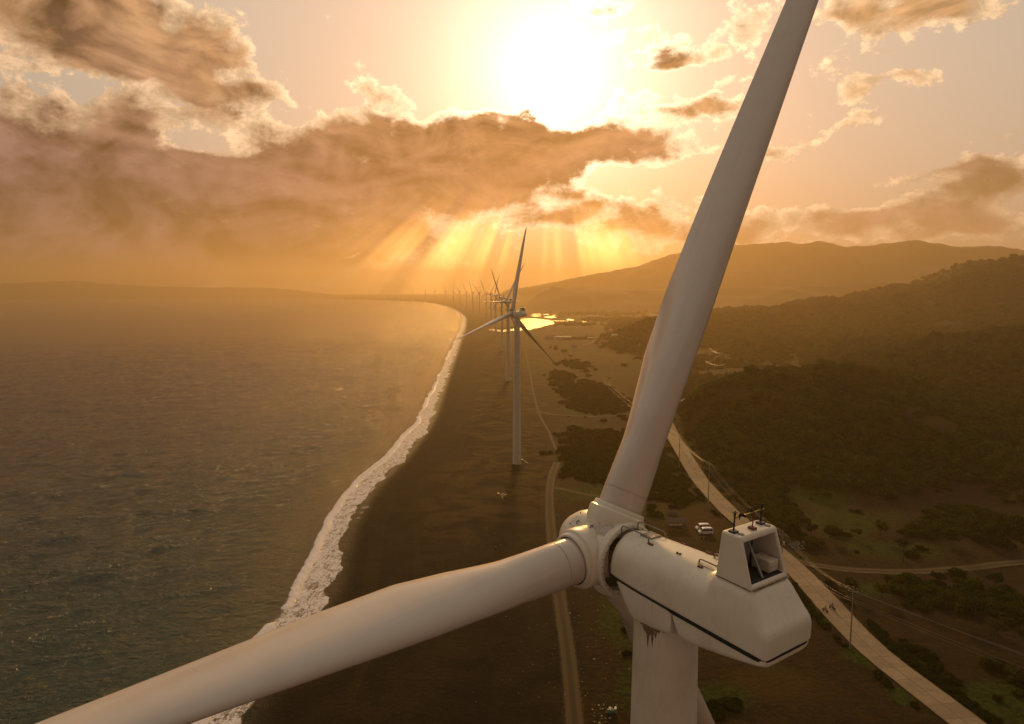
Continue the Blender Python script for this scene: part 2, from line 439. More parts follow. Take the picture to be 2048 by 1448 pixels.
# ------------------------------------------------------------------ tracks, ponds: centre lines
ROAD = smooth_poly([G(u, v) for u, v in ((2330,1760),(2120,1600),(1933,1448),(1747,1301),(1668,1221),(1597,1145),(1530,1085),(1466,1031),(1427,991),(1383,940),(1347,888),(1328,852),(1340,826),(1378,811))], 8)
TRACKS = {
 'beach': ([G(u, v) for u, v in ((1200,1800),(1165,1600),(1150,1448),(1135,1300),(1120,1200),(1104,1080),(1099,1000),(1103,955),(1114,925))], 3.2),
 'upper': ([G(u, v) for u, v in ((1112,900),(1098,865),(1078,826),(1066,780),(1058,735),(1050,700))], 1.4),
 'cross': ([G(u, v) for u, v in ((1075,822),(1110,829),(1180,833),(1260,829),(1320,826),(1335,828))], 2.6),
 'east': ([G(u, v) for u, v in ((1575,1118),(1620,1130),(1700,1141),(1780,1144),(1850,1142),(1950,1134),(2040,1124),(2150,1115))], 3.4),
 'short': ([G(u, v) for u, v in ((1106,975),(1140,982),(1180,990),(1250,1003),(1290,1010))], 2.4),
 'village': ([G(u, v) for u, v in ((1130,690),(1165,690),(1205,681),(1235,690),(1258,696),(1290,706),(1320,716))], 5.5),
}
TRACKS = {k: (smooth_poly(p, 8), w) for k, (p, w) in TRACKS.items()}

# ------------------------------------------------------------------ terrain mesh
def polar(azs, rs):
    A_, R_ = np.meshgrid(np.radians(azs), rs); X = R_*np.sin(A_); Y = R_*np.cos(A_)
    n, m = A_.shape; idx = np.arange(n*m).reshape(n, m)
    Fq = np.stack([idx[:-1, :-1], idx[:-1, 1:], idx[1:, 1:], idx[1:, :-1]], -1).reshape(-1, 4)
    return X.ravel(), Y.ravel(), Fq
azs = np.concatenate([np.linspace(-95, -42, 30, endpoint=False), np.linspace(-42, 42, 470, endpoint=False), np.linspace(42, 95, 60)])
rs = np.concatenate([np.geomspace(8, 110, 34, endpoint=False), np.geomspace(110, 900, 280, endpoint=False), np.geomspace(900, 2500, 110, endpoint=False), np.geomspace(2500, 11000, 60)])
tx, ty, tf = polar(azs, rs)
tz = height(tx, ty)
def gb(lst, x, y):                          # soft patches placed on the ground by where they lie
    r = np.zeros(x.shape)
    for u, v, ru, rv, w in lst:
        cx, cy_ = G(u, v); ex, _ = G(u+ru, v); _, ny = G(u, v-rv)
        r = np.maximum(r, w*np.exp(-(((x-cx)/abs(ex-cx))**2+((y-cy_)/abs(ny-cy_))**2)))
    return r
td = coast_sd(tx, ty)
EDGE = smooth_poly([(22, -300), (22, 60)] + [G(u, v) for u, v in ((1165,1448),(1140,1300),(1120,1200),(1112,1060),(1118,975),(1105,940),(1095,880),(1095,845),(1085,780),(1060,700),(1040,650))] + [(20, 2300)], 5)
EDGEP = np.vstack([EDGE, [(6000, 2300), (6000, -300)]])
nv = fbm(tx/14, ty/14, 4, 31)
sd_edge = seg_dist(tx, ty, EDGE)*np.where(inside(tx, ty, EDGEP), 1, -1)
soil = ss(-3, 6, sd_edge+(nv-.5)*16)*(ty < 2300) + (ty >= 2300)*ss(60, 140, td)
soil = np.maximum(soil, ss(120, 200, td)*(ty > 1500))
GREEN = [(1230,915,120,55,1.2),(1170,790,70,35,1.0),(1120,760,40,30,.9),(1160,985,55,16,.8),(1235,1240,60,60,.75),(1280,1380,60,60,.6),(1330,870,60,40,.8),(1300,1030,30,20,.9),
 (1640,1000,80,25,.9),(1700,1040,130,40,.8),(1800,1100,150,28,.8),(1600,1120,60,20,.8),(1480,1290,90,30,.7),(1440,1400,120,45,.8),(1660,1230,40,30,.9),(1720,1310,36,24,.9),(1800,1390,40,26,.8),
 (1850,1330,80,30,.6),(2000,1400,120,60,.8),(1750,1180,80,20,.7),(1250,650,90,8,.9),(1200,655,60,5,.7),(1350,900,20,50,.6),(1100,720,30,25,.5),(1450,1060,30,12,.4),(1560,1340,60,20,.4)]
BROWN = [(1800,858,80,14,.8),(1860,905,80,18,.8),(1380,1040,90,50,1.0),(1550,1370,130,50,.9),(1600,745,60,6,.8),(1700,1300,0.1+60,40,.5),(1260,800,80,40,.8),(1230,720,110,20,.9),(1900,1260,90,30,.5)]
green = np.clip(gb(GREEN, tx, ty)+(nv-.5)*.9, 0, 1); brown = np.clip(gb(BROWN, tx, ty)+(nv-.5)*.5, 0, 1)
me = fast_mesh('ground', np.c_[tx, ty, tz], tf, dict(soil=soil, green=green, brown=brown, dcoast=td, hh=hills(tx, ty)))
gm, t, b = new_mat('ground_surface')
def attr(t, n):
    a = t.nodes.new('ShaderNodeAttribute'); a.attribute_name = n; return N(t, a.outputs['Fac'])
P = wpos(t); px, py, pz = sep(t, P)
nf = noise(t, P, .9, 6, .65); nm = noise(t, P, .09, 5, .6, .6); nb = noise(t, vec(t, px*.055, py*.085, 0.0), 1.0, 6, .66, 1.0); ng = noise(t, P, 4.0, 3, .6)
sand = mix(t, nm.step(.38, .66), (.013, .0085, .004), (.034, .021, .0085))
sand = mix(t, nb.step(.44, .60)*(attr(t, 'dcoast').step(18, 36))*(py.step(150, 300)), sand, (.115, .070, .022))
tide = noise(t, vec(t, attr(t, 'dcoast')*.16, py*.008, 0.0), 1.0, 4, .6)
sand = mix(t, tide.step(.52, .62)*attr(t, 'dcoast').step(60, 30)*.6, sand, (.052, .034, .014))
sand = mix(t, ng.step(.66, .74)*.35, sand, (.05, .036, .02))
wet = attr(t, 'dcoast').step(9.0, 2.0)
sand = mix(t, wet, sand, (.010, .007, .005))
nd = noise(t, P, .32, 6, .7, .5)
soilc = mix(t, nf.step(.35, .7), (.034, .019, .004), (.070, .038, .008))
soilc = mix(t, nd.step(.50, .60)*.75, soilc, (.020, .014, .003))
soilc = mix(t, nd.step(.42, .34)*.5, soilc, (.11, .066, .018))
soilc = mix(t, attr(t, 'brown').step(.3, .75), soilc, mix(t, nm, (.062, .034, .007), (.105, .058, .013)))
grn = mix(t, (nf*.6+nd*.4).step(.40, .60), (.020, .036, .001), (.066, .092, .003))
c = mix(t, (attr(t, 'green')+(nf-.5)*.7).step(.32, .62), soilc, grn)
c = mix(t, attr(t, 'hh').step(2.0, 7.0)*(1.0-attr(t, 'brown').step(.35, .7)), c, mix(t, nm, (.022, .018, .002), (.050, .036, .005)))
fp = noise(t, vec(t, px*.006, py*.016, 2.0), 1.0, 4, .6, .4)
plain = mix(t, fp.step(.38, .62), (.030, .032, .004), mix(t, nm, (.070, .042, .009), (.115, .074, .016)))
c = mix(t, py.step(430, 700)*.85*(1.0-attr(t, 'hh').step(2.0, 7.0)), c, plain)
c = mix(t, attr(t, 'soil'), sand, c)
put(t, b.inputs['Base Color'], mix(t, 1.0, c, (.62, .59, .34), 'MULTIPLY')); put(t, b.inputs['Roughness'], .92-.45*wet)
b.inputs['Specular IOR Level'].default_value = .10
bump(t, b, nf*.8+nb*.8+ng*.25, .6, 1.0)
ground = link_mesh('ground', me, gm, None, True); tag(ground, kind='structure')

# ------------------------------------------------------------------ ribbons (roads, tracks) draped on the ground
def ribbon(name, P, w, lift, mat, edge=.12, nacross=5, wob=.25):
    P = np.array(P); T = np.gradient(P, axis=0); T /= np.linalg.norm(T, axis=1)[:, None]; Nn = np.c_[-T[:, 1], T[:, 0]]
    # resample
    L = np.r_[0, np.cumsum(np.linalg.norm(np.diff(P, axis=0), axis=1))]; n = max(8, int(L[-1]/2.0))
    s = np.linspace(0, L[-1], n); X = np.interp(s, L, P[:, 0]); Y = np.interp(s, L, P[:, 1])
    T = np.gradient(np.c_[X, Y], axis=0); T /= np.linalg.norm(T, axis=1)[:, None]; Nn = np.c_[-T[:, 1], T[:, 0]]
    V = []; U = []
    for k in range(nacross):
        f = k/(nacross-1)*2-1
        off = f*w/2*(1+wob*(fbm(s/7+f*3, s*0+f*5, 3, 77)-.5)*2*(abs(f) > .9))
        V.append(np.c_[X+Nn[:, 0]*off, Y+Nn[:, 1]*off]); U.append(np.c_[np.full(n, f), s])
    V = np.stack(V, 1).reshape(-1, 2); U = np.stack(U, 1).reshape(-1, 2)
    z = height(V[:, 0], V[:, 1])
    z = z.reshape(n, nacross); z = np.maximum.reduce([z.max(1)]).repeat(nacross).reshape(n, nacross)+lift
    idx = np.arange(n*nacross).reshape(n, nacross)
    Fq = np.stack([idx[:-1, :-1], idx[:-1, 1:], idx[1:, 1:], idx[1:, :-1]], -1).reshape(-1, 4)
    me = fast_mesh(name, np.c_[V, z.ravel()], Fq, dict(ux=U[:, 0], us=U[:, 1]))
    o = link_mesh(name, me, mat, None, True); return o
cm, t, b = new_mat('concrete_road'); ux, us = attr(t, 'ux'), attr(t, 'us')
n5 = noise(t, wpos(t), .5, 6, .6); 
joint = ((us/4.5)._m('FRACT')-.5).abs().step(.482, .492)
mid = (ux.abs()).step(.035, .018)
slab = noise(t, vec(t, (us/4.5)._m('FLOOR')*7.31, ux.step(-.01, .01)*5.0, 0.0), 1.0, 0, .5)
cc = mix(t, (n5*.6+slab*.5).step(.35, .75), (.19, .135, .080), (.30, .215, .13))
cc = mix(t, (joint.max(mid))*.75, cc, (.07, .055, .04))
cc = mix(t, ux.abs().step(.86, 1.0)*n5.step(.3, .6), cc, (.10, .075, .04))
put(t, b.inputs['Base Color'], cc); b.inputs['Roughness'].default_value = .8
road = ribbon('road', ROAD, 7.2, .16, cm, wob=.05, nacross=7); tag(road, kind='structure')
dm, t, b = new_mat('dirt_track'); ux, us = attr(t, 'ux'), attr(t, 'us'); n5 = noise(t, wpos(t), .8, 6, .65)
rut = ((ux.abs()-.45).abs()).step(.32, .10)
cc = mix(t, (rut*.7+n5*.6-.2).clamp(), (.026, .015, .004), (.080, .048, .009))
put(t, b.inputs['Base Color'], cc); b.inputs['Roughness'].default_value = .95
TR = N(t, 0.0)
tr_ = t.nodes.new('ShaderNodeBsdfTransparent'); mx = t.nodes.new('ShaderNodeMixShader')
al = (ux.abs()+(n5-.5)*.9).step(1.0, .62)
t.links.new(al.v, mx.inputs[0]); t.links.new(tr_.outputs[0], mx.inputs[1]); t.links.new(b.outputs[0], mx.inputs[2]); t.links.new(mx.outputs[0], t.nodes['Material Output'].inputs[0])
for k, (p, w) in TRACKS.items():
    o = ribbon('path', p, w*1.5, .05 if k != 'village' else .1, dm, wob=.1); tag(o, kind='structure')

# ------------------------------------------------------------------ sea, surf, lagoon
sm, t, b = new_mat('sea_water'); P = wpos(t); px, py, pz = sep(t, P)
wv = vec(t, px*.45+py*.30, py*1.0-px*.35, 0.0)
a1 = noise(t, wv, .045, 4, .55, .4); a2 = noise(t, wv, .22, 5, .62, .3); a3 = noise(t, wv, 1.1, 4, .6)
deep = mix(t, py.step(700, 120)*px.step(-420, -60), (.050, .036, .036), (.026, .060, .048))
cap = (a2*.55+a1*.6+a3*.15).step(.80, .86)
put(t, b.inputs['Base Color'], mix(t, cap*.6, deep, (.5, .48, .45)))
b.inputs['Roughness'].default_value = .12; b.inputs['IOR'].default_value = 1.33; b.inputs['Specular IOR Level'].default_value = .5
bump(t, b, a1*2.0+a2*3.2+a3*1.3, 1.0, 1.0)
xs, ys, qf = polar(np.concatenate([np.linspace(-100, -41, 20, endpoint=False), np.linspace(-41, 6, 620, endpoint=False), np.linspace(6, 100, 20)]),
                   np.concatenate([np.geomspace(20, 105, 8, endpoint=False), np.geomspace(105, 1500, 620, endpoint=False), np.geomspace(1500, 11000, 60)]))
def crest(x, y, L, e, s): q = fbm(x/(L*e), y/L, 3, s, .55); return (1-np.abs(q-.5)*2)**2-.78
ca, sa = math.cos(.22), math.sin(.22); xr_, yr_ = xs*ca+ys*sa, -xs*sa+ys*ca
r_s = np.hypot(xs, ys); cd = seg_dist(xs, ys, COAST)
wh = 1.5*crest(xr_, yr_, 15, 2.6, 401)+.85*crest(xr_*.96+yr_*.28, yr_*.96-xr_*.28, 6.5, 2.2, 411)+.9*(fbm(xs/90, ys/60, 2, 421)-.5)
me = fast_mesh('sea', np.c_[xs, ys, SEA+wh*ss(1500, 700, r_s)*ss(10, 55, cd)*.92], qf)
sea = link_mesh('sea', me, sm, None, True); tag(sea, kind='structure')
lm_, t, b = new_mat('lagoon_water'); P = wpos(t); a1 = noise(t, P, .12, 3, .5)
put(t, b.inputs['Base Color'], (.02, .03, .03)); b.inputs['Roughness'].default_value = .18; b.inputs['IOR'].default_value = 1.5
bump(t, b, noise(t, P, 1.1, 4, .6), .35, .5)
def pond(pts, z):
    w = smooth_poly([G(u, v, z) for u, v in pts+[pts[0]]], 5)[:-1]
    mb = MB(); c = w.mean(0); mb.v = [(c[0], c[1], z)]+[(p[0], p[1], z) for p in w]; n = len(w)
    mb.f = [(0, i+1, (i+1) % n+1) for i in range(n)]
    o = mb.build('lagoon_water', lm_); tag(o, kind='structure'); return o
LZ = .9
for pts in (((1040,640),(1048,636.8),(1062,636.4),(1078,637.6),(1092,639),(1101,640.8),(1107,644.5),(1108,647.5),(1099,650),(1088,652),(1080,655.2),(1068,656.5),(1060,660),(1048,659.5),(1036,662.2),(1018,661.4),(1004,664),(990,661.6),(976,660),(984,657.8),(1002,660),(1018,658),(1030,658.6),(1040,655),(1046,650),(1038,646)),
            ((1060,631.5),(1072,630.6),(1083,632.5),(1070,633.5)), ((1063,628),(1080,627.3),(1082,628.8),(1066,629.4)), ((1086,633.8),(1100,632),(1113,635),(1098,636)),
            ((1086,628.6),(1098,628),(1099,629.2),(1088,629.6)), ((1132,639),(1140,637.6),(1148,640.5),(1138,641.2)), ((1163,643.5),(1168,642.6),(1174,643.6),(1168,644.6)),
            ((1095,641),(1115,641.3),(1137,642),(1115,642.3)), ((1103,631),(1108,630),(1113,631),(1107,631.6))):
    pond(list(pts), LZ)
# surf strip: broken white water and two small rollers along the shore
def strip_along(P, ds, s0, s1, step):
    P = np.array(P); L = np.r_[0, np.cumsum(np.linalg.norm(np.diff(P, axis=0), axis=1))]
    return L
CL = COAST[(COAST[:, 1] > 35) & (COAST[:, 1] < 4300)]
L = np.r_[0, np.cumsum(np.linalg.norm(np.diff(CL, axis=0), axis=1))]
s = [0.0]
while s[-1] < L[-1]: s.append(s[-1]+max(.9, .0045*(abs(s[-1])+80)))
s = np.array(s); X = np.interp(s, L, CL[:, 0]); Y = np.interp(s, L, CL[:, 1])
k = 5; T = np.c_[np.interp(s+k, L, CL[:, 0])-np.interp(s-k, L, CL[:, 0]), np.interp(s+k, L, CL[:, 1])-np.interp(s-k, L, CL[:, 1])]; T /= np.linalg.norm(T, axis=1)[:, None]
Nn = np.c_[-T[:, 1], T[:, 0]]            # towards the sea
ds = np.linspace(-7, 34, 84)
S_, D_ = np.meshgrid(s, ds, indexing='ij'); XX = X[:, None]+Nn[:, :1]*D_; YY = Y[:, None]+Nn[:, 1:]*D_
m1 = 6.6+4.4*(fbm(S_/38, S_*0, 3, 41)-.5); brk = ss(.38, .52, fbm(S_/26, S_*0+4, 3, 42))
m2 = 21+7*(fbm(S_/45, S_*0+9, 3, 43)-.5); brk2 = ss(.5, .62, fbm(S_/30, S_*0+2, 3, 44))
lump = fbm(XX/1.3, YY/1.3, 4, 45)
wz = .75*np.exp(-((D_-m1)/np.where(D_ < m1, .9, 2.6))**2)*(brk*.8+.2)*(.6+.8*lump)+.22*np.exp(-((D_-m2)/2.4)**2)
wz += (lump-.4)*.16*ss(18, 8, D_)
edge = ss(34, 27, D_)
zz = SEA+.035+wz*edge-.03*(1-edge)*3
gh = height(XX.ravel(), YY.ravel()).reshape(XX.shape)
swash = 2.2+3.0*(fbm(S_/8, S_*0, 3, 46)-.5)*2+2.0*(fbm(S_/30, S_*0+7, 2, 47)-.5)*2
run = ss(-.3, .6, D_+swash)                # how far the thin sheet runs up the sand
zz = np.where(D_ < 6, np.maximum(zz, gh+.05*run-.04*(1-run)), zz)
foam = np.maximum.reduce([ss(m1+.9, m1-.6, D_)*ss(-6, -1, D_+swash-2)*.60, np.exp(-((D_-m1)/1.3)**2)*brk*1.3, np.exp(-((D_-m2-.6)/1.0)**2)*brk2*.0])
foam = foam*ss(-.4, .3, D_+swash)
n_, m_ = XX.shape; idx = np.arange(n_*m_).reshape(n_, m_)
qf = np.stack([idx[:-1, :-1], idx[:-1, 1:], idx[1:, 1:], idx[1:, :-1]], -1).reshape(-1, 4)
me = fast_mesh('surf', np.c_[XX.ravel(), YY.ravel(), zz.ravel()], qf, dict(deepw=ss(5, 12, D_).ravel(), foam=foam.ravel(), cover=(ss(-.2, .35, D_+swash)*edge).ravel()))
fm, t, b = new_mat('surf_foam'); P = wpos(t); px, py, pz = sep(t, P); fo = attr(t, 'foam')
f1 = noise(t, P, .9, 7, .72, 1.2); f2 = noise(t, P, .25, 3, .6)
f3 = noise(t, vec(t, px*1.6, py*.5, 0.0), .5, 6, .7, .8)
fa = (fo+(f1-.5)*1.5+(f3-.5)*1.3+(f2-.5)*.5).step(.34, .72)
put(t, b.inputs['Base Color'], mix(t, fa, (.12, .095, .065), (.80, .74, .76)))
put(t, b.inputs['Roughness'], fa*.6+.12); b.inputs['IOR'].default_value = 1.33
bump(t, b, f1*.5+f2*.6, .45, .8)
tr_ = t.nodes.new('ShaderNodeBsdfTransparent'); mx = t.nodes.new('ShaderNodeMixShader')
al = attr(t, 'cover').step(.15, .8)*(attr(t, 'deepw').step(1.0, .0).max(fa))
t.links.new(al.v, mx.inputs[0]); t.links.new(tr_.outputs[0], mx.inputs[1]); t.links.new(b.outputs[0], mx.inputs[2]); t.links.new(mx.outputs[0], t.nodes['Material Output'].inputs[0])
surf = link_mesh('surf', me, fm, None, True); tag(surf, 'white foaming surf washing up the dark beach', 'surf', kind='stuff')

# ------------------------------------------------------------------ mountains and headland
def range_mesh(name, prof, r0, r1, rc, mat, seed, az0, az1, n=420, m=70, foot=None):
    a = np.linspace(az0, az1, n); r = np.geomspace(r0, r1, m)
    pa = np.array([azel(u, v)[0] for u, v in prof]); pe = np.array([math.tan(math.radians(azel(u, v)[1])) for u, v in prof])
    x, y, f = polar(a, r); A_ = np.degrees(np.arctan2(x, y)); R_ = np.hypot(x, y)
    top = np.interp(A_, pa, pe)*rc+CAMH
    g = np.where(R_ < rc, ss(r0, rc, R_)**.8, ss(r1, rc, R_))
    rid = 1-np.abs(fbm(x/420, y/420, 5, seed)-.5)*2
    rid2 = 1-np.abs(fbm(x/150, y/150, 4, seed+9)-.5)*2
    top = top*(1+.13*(fbm(x/330, y/900, 5, seed+3, .6)-.5))
    z = top*g*(1-.42*(1-rid)*(1-ss(.93, 1, g))*1.6)+(rid2-.7)*26*ss(20, 150, top*g)
    z = z*ss(az0, az0+(3 if az1 > 0 else 8), A_)*ss(az1, az1-(8 if az1 < 0 else 1), A_)-4
    me = fast_mesh(name, np.c_[x, y, z], f); o = link_mesh(name, me, mat, None, True); tag(o, kind='structure'); return o
mm, t, b = new_mat('mountain_slope'); P = wpos(t)
put(t, b.inputs['Base Color'], mix(t, noise(t, P, .01, 6, .6), (.018, .020, .010), (.05, .040, .02))); b.inputs['Roughness'].default_value = 1
range_mesh('mountains', [(1000,579),(1040,575),(1100,566),(1170,553),(1240,540),(1290,528),(1330,515),(1400,498),(1550,482),(1640,484),(1665,489),(1692,498),(1720,492),(1750,489),(1800,484),(1840,480),(1870,487),(1900,491),(1960,494),(2048,500),(2200,490),(2500,480),(2900,500)], 2950, 5400, 3600, mm, 51, -3, 56)
range_mesh('hills', [(900,583),(1010,582),(1060,579),(1100,577),(1100,572),(1200,575),(1300,577),(1400,575),(1600,570),(2100,560),(2600,560)], 2350, 3250, 2800, mm, 61, 0, 56, m=40)
range_mesh('headland', [(-300,562),(-60,566),(40,566),(100,563),(145,561),(200,566),(260,571),(400,574),(600,576),(760,577)], 6800, 9800, 8200, mm, 71, -46, -12, m=40)

# ------------------------------------------------------------------ wind turbine (one set of parts, copied for the whole row)
HUBZ = 70.256; TILT = .0461; HUB_OFF = 3.585
S_ = np.array([1.2,3,5,7,9,12,16,20,25,30,35,39,40.4,40.9])
C0 = np.array([1.94,1.94,2.30,2.90,3.28,3.26,2.94,2.6,2.15,1.75,1.30,.8,.42,.08])
T0 = np.array([1.0,1.0,.66,.43,.335,.27,.22,.185,.150,.135,.125,.12,.11,.1])
TW = np.radians([16,16,16,16,14.9,11.8,8.7,6.2,3.7,1.9,.6,0,0,0])
PA = np.array([.5,.5,.44,.37,.33,.31,.30,.30,.30,.30,.30,.32,.4,.5])
BETA = -.1121
def blade_mesh(n=36, ns=74):
    ph = np.linspace(0, 2*np.pi, n, endpoint=False); V = []
    ss_ = np.concatenate([np.linspace(1.5, 12, 34, endpoint=False), np.linspace(12, 40.9, ns-34)])
    for s in ss_:
        c, t_, tw, pa = (np.interp(s, S_, q) for q in (C0, T0, TW, PA)); k = float(np.clip((s-2.8)/8.2, 0, 1))
        xc = (1-np.cos(ph))/2; ya = np.sign(np.sin(ph))*(.2969*np.sqrt(xc)-.126*xc-.3516*xc**2+.2843*xc**3-.1020*xc**4)*5
        yy = (1-k)*.5*np.sin(ph)+k*ya
        X = (xc-pa)*c; Y = yy*t_*c; a = BETA+tw
        # chord = cos a * front(-X) + sin a * (+Y);  normal = span x chord
        V.append(np.c_[-X*np.cos(a)-Y*np.sin(a), X*np.sin(a)-Y*np.cos(a), np.full(n, s)])
    V = np.concatenate(V); m = len(ss_); idx = np.arange(m*n).reshape(m, n)
    Fq = np.stack([idx[:-1], np.roll(idx, -1, 1)[:-1], np.roll(idx, -1, 1)[1:], idx[1:]], -1).reshape(-1, 4)
    me = bpy.data.meshes.new('blade'); me.from_pydata(V.tolist(), [], Fq.tolist()+[list(range((m-1)*n, m*n))])
    import bmesh
    bm = bmesh.new(); bm.from_mesh(me); bmesh.ops.recalc_face_normals(bm, faces=bm.faces); bm.to_mesh(me); bm.free()
    me.polygons.foreach_set('use_smooth', [True]*len(me.polygons)); me.set_sharp_from_angle(angle=math.radians(50)); return me
def loft(name, st, mat, parent, sub=3, cap=True):
    """st: [(x, [(y,z) half section, from the centre bottom or rim round to the centre top])], mirrored in y"""
    mb = MB(); rings = []
    for x, half in st:
        h = [(x, y, z) for y, z in half]
        mir = [(x, -y, z) for y, z in half[::-1] if abs(y) > 1e-6]
        rings.append(h+mir)
    n = len(rings[0])
    for r_ in rings: mb.v += r_
    for i in range(len(rings)-1):
        for k in range(n): mb.f.append((i*n+k, i*n+(k+1) % n, (i+1)*n+(k+1) % n, (i+1)*n+k))
    if cap: mb.f.append(tuple(range(n))); mb.f.append(tuple((len(rings)-1)*n+k for k in range(n))[::-1])
    return mb.build(name, mat, parent, smooth=True, sub=sub)

root = empty('wind_turbine')
# tower
prof = [(-.4, 2.06), (.0, 2.06), (.05, 2.0)]
for z in np.linspace(.1, 68.9, 40): prof.append((float(z), 2.0-(.75)*float(z)/68.9))
tower = MB().lathe(prof, 64).build('tower', M['tower'], root, angle=40)
for z in (22.3, 45.6): MB().lathe([(z-.03, 2.006-.75*z/68.9), (z-.03, 2.02-.75*z/68.9), (z+.03, 2.02-.75*z/68.9), (z+.03, 2.006-.75*z/68.9)], 64, cap=False).build('flange_seam', M['panel'], tower)
db = MB().box((1.98, 0, 3.1), (.12, .95, 2.2)); dr = db.build('door', M['panel'], tower, bevel=.05)
MB().box((2.05, .32, 3.0), (.05, .12, .05)).build('handle', M['black'], tower)
st_ = MB()
for i in range(9): st_.box((2.75+i*.28, 0, 1.86-i*.21), (.26, 1.0, .04))
for s_ in (-.5, .5):
    st_.tube([(2.1, s_, 1.95), (2.75, s_, 1.95), (5.2, s_, .05)], .05); st_.tube([(2.1, s_, 2.95), (2.75, s_, 2.95), (5.2, s_, 1.0)], .03)
    for x_, z_ in ((2.75, 1.95), (3.9, 1.05), (5.2, .05)): st_.tube([(x_, s_, z_), (x_, s_, z_+.98)], .025)
st_.box((2.4, 0, 1.95), (.75, 1.0, .05)); st_.tube([(2.7, .45, 0), (2.7, .45, 1.95)], .05); st_.tube([(2.7, -.45, 0), (2.7, -.45, 1.95)], .05)
st_.build('access_stairs', M['steel'], tower)
# oil stain where the yaw bearing has leaked down the tower
def cyl_patch(mb, R, cx, z_of, a0, a1, n=14):
    for i in range(n):
        p0, p1 = a0+(a1-a0)*i/n, a0+(a1-a0)*(i+1)/n
        zt, zb0, zb1 = z_of(p0)[0], z_of(p0)[1], z_of(p1)[1]
        mb.quad((cx+R*math.cos(p0), R*math.sin(p0), zt), (cx+R*math.cos(p0), R*math.sin(p0), zb0), (cx+R*math.cos(p1), R*math.sin(p1), zb1), (cx+R*math.cos(p1), R*math.sin(p1), zt))
    return mb
rr_ = random.Random(3)
gp = MB(); drips = [0.06+.75*rr_.random()**2*math.exp(-((i-9)/6)**2)+.40*math.exp(-((i-7)/2.5)**2) for i in range(31)]
def zof(a): i = int(round((a-a0_)/(a1_-a0_)*30)); return (68.75, 68.70-drips[max(0, min(30, i))])
a0_, a1_ = math.radians(205), math.radians(292)
cyl_patch(gp, 1.262, 0, zof, a0_, a1_, 30)
gp.build('grease_stain', M['grease'], tower)

# nacelle frame: x to the rear, y to the right seen from behind, z up; origin at the rotor centre
nac = empty('nacelle_frame'); nac.name = 'nacelle'; nac.parent = root
def HS(*p): return list(p)
zs = -.25
def up(W, z1, W2, z2, W3, z3, zt): return [(0, zs), (W*.6, zs), (W-.02, zs), (W, zs+.06), (W, (zs+z1)/2), (W, z1), (W2, z2), (W3, z3), (W3*.5, zt), (0, zt)]
ST = [(1.52, up(1.02, .30, .88, .80, .48, 1.12, 1.22)), (1.56, up(1.13, .34, .97, .88, .53, 1.23, 1.33)), (1.75, up(1.20, .36, 1.03, .93, .58, 1.30, 1.40)), (3.0, up(1.30, .44, 1.13, 1.02, .66, 1.38, 1.48)),
      (4.6, up(1.33, .50, 1.20, 1.10, .74, 1.44, 1.54)), (6.0, up(1.34, .55, 1.24, 1.14, .80, 1.47, 1.58)), (6.32, up(1.34, .58, 1.24, 1.15, .86, 1.50, 1.60)), (6.50, up(1.34, .62, 1.22, 1.30, 1.06, 1.70, 1.74)),
      (6.62, up(1.34, .66, 1.20, 1.34, 1.10, 1.76, 1.76)), (7.4, up(1.34, .68, 1.21, 1.34, 1.11, 1.76, 1.76)), (8.0, up(1.34, .68, 1.22, 1.30, 1.11, 1.74, 1.76)), (8.16, up(1.34, .68, 1.23, 1.22, 1.09, 1.66, 1.70)),
      (8.70, up(1.34, .62, 1.30, .70, 1.20, .80, .84)), (8.86, up(1.33, .40, 1.31, .55, 1.18, .62, .64)), (8.92, up(1.32, .25, 1.26, .38, 1.1, .45, .46)), (8.93, up(1.1, .2, 1.0, .3, .8, .34, .35))]
shell = loft('upper_shell', ST, M['white'], nac, 3)
def lowr(W, zb, z0=-.262, k=.86): return [(0, z0), (W*.6, z0), (W-.02, z0), (W, z0-.05), (W, (z0+zb)/2), (W-.01, zb+.14), (W*k, zb), (W*.4, zb), (0, zb)]
SL = [(5.05, lowr(1.31, -.50)), (5.08, lowr(1.32, -.62)), (5.35, lowr(1.33, -1.16)), (5.55, lowr(1.33, -1.24)), (6.2, lowr(1.335, -1.16)), (7.4, lowr(1.335, -.92)), (8.4, lowr(1.33, -.70)), (8.78, lowr(1.32, -.60)), (8.88, lowr(1.30, -.54)), (8.90, lowr(1.1, -.50))]
loft('lower_shell', SL, M['white'], nac, 3)
SF = [(2.0, lowr(1.10, -.42)), (2.04, lowr(1.24, -.50)), (2.5, lowr(1.29, -1.02)), (2.95, lowr(1.30, -1.56)), (3.15, lowr(1.31, -1.64)), (4.2, lowr(1.32, -1.48)), (4.9, lowr(1.31, -1.34)), (4.99, lowr(1.30, -1.28)), (5.0, lowr(1.2, -1.2))]
loft('yaw_cover', SF, M['white'], nac, 3)
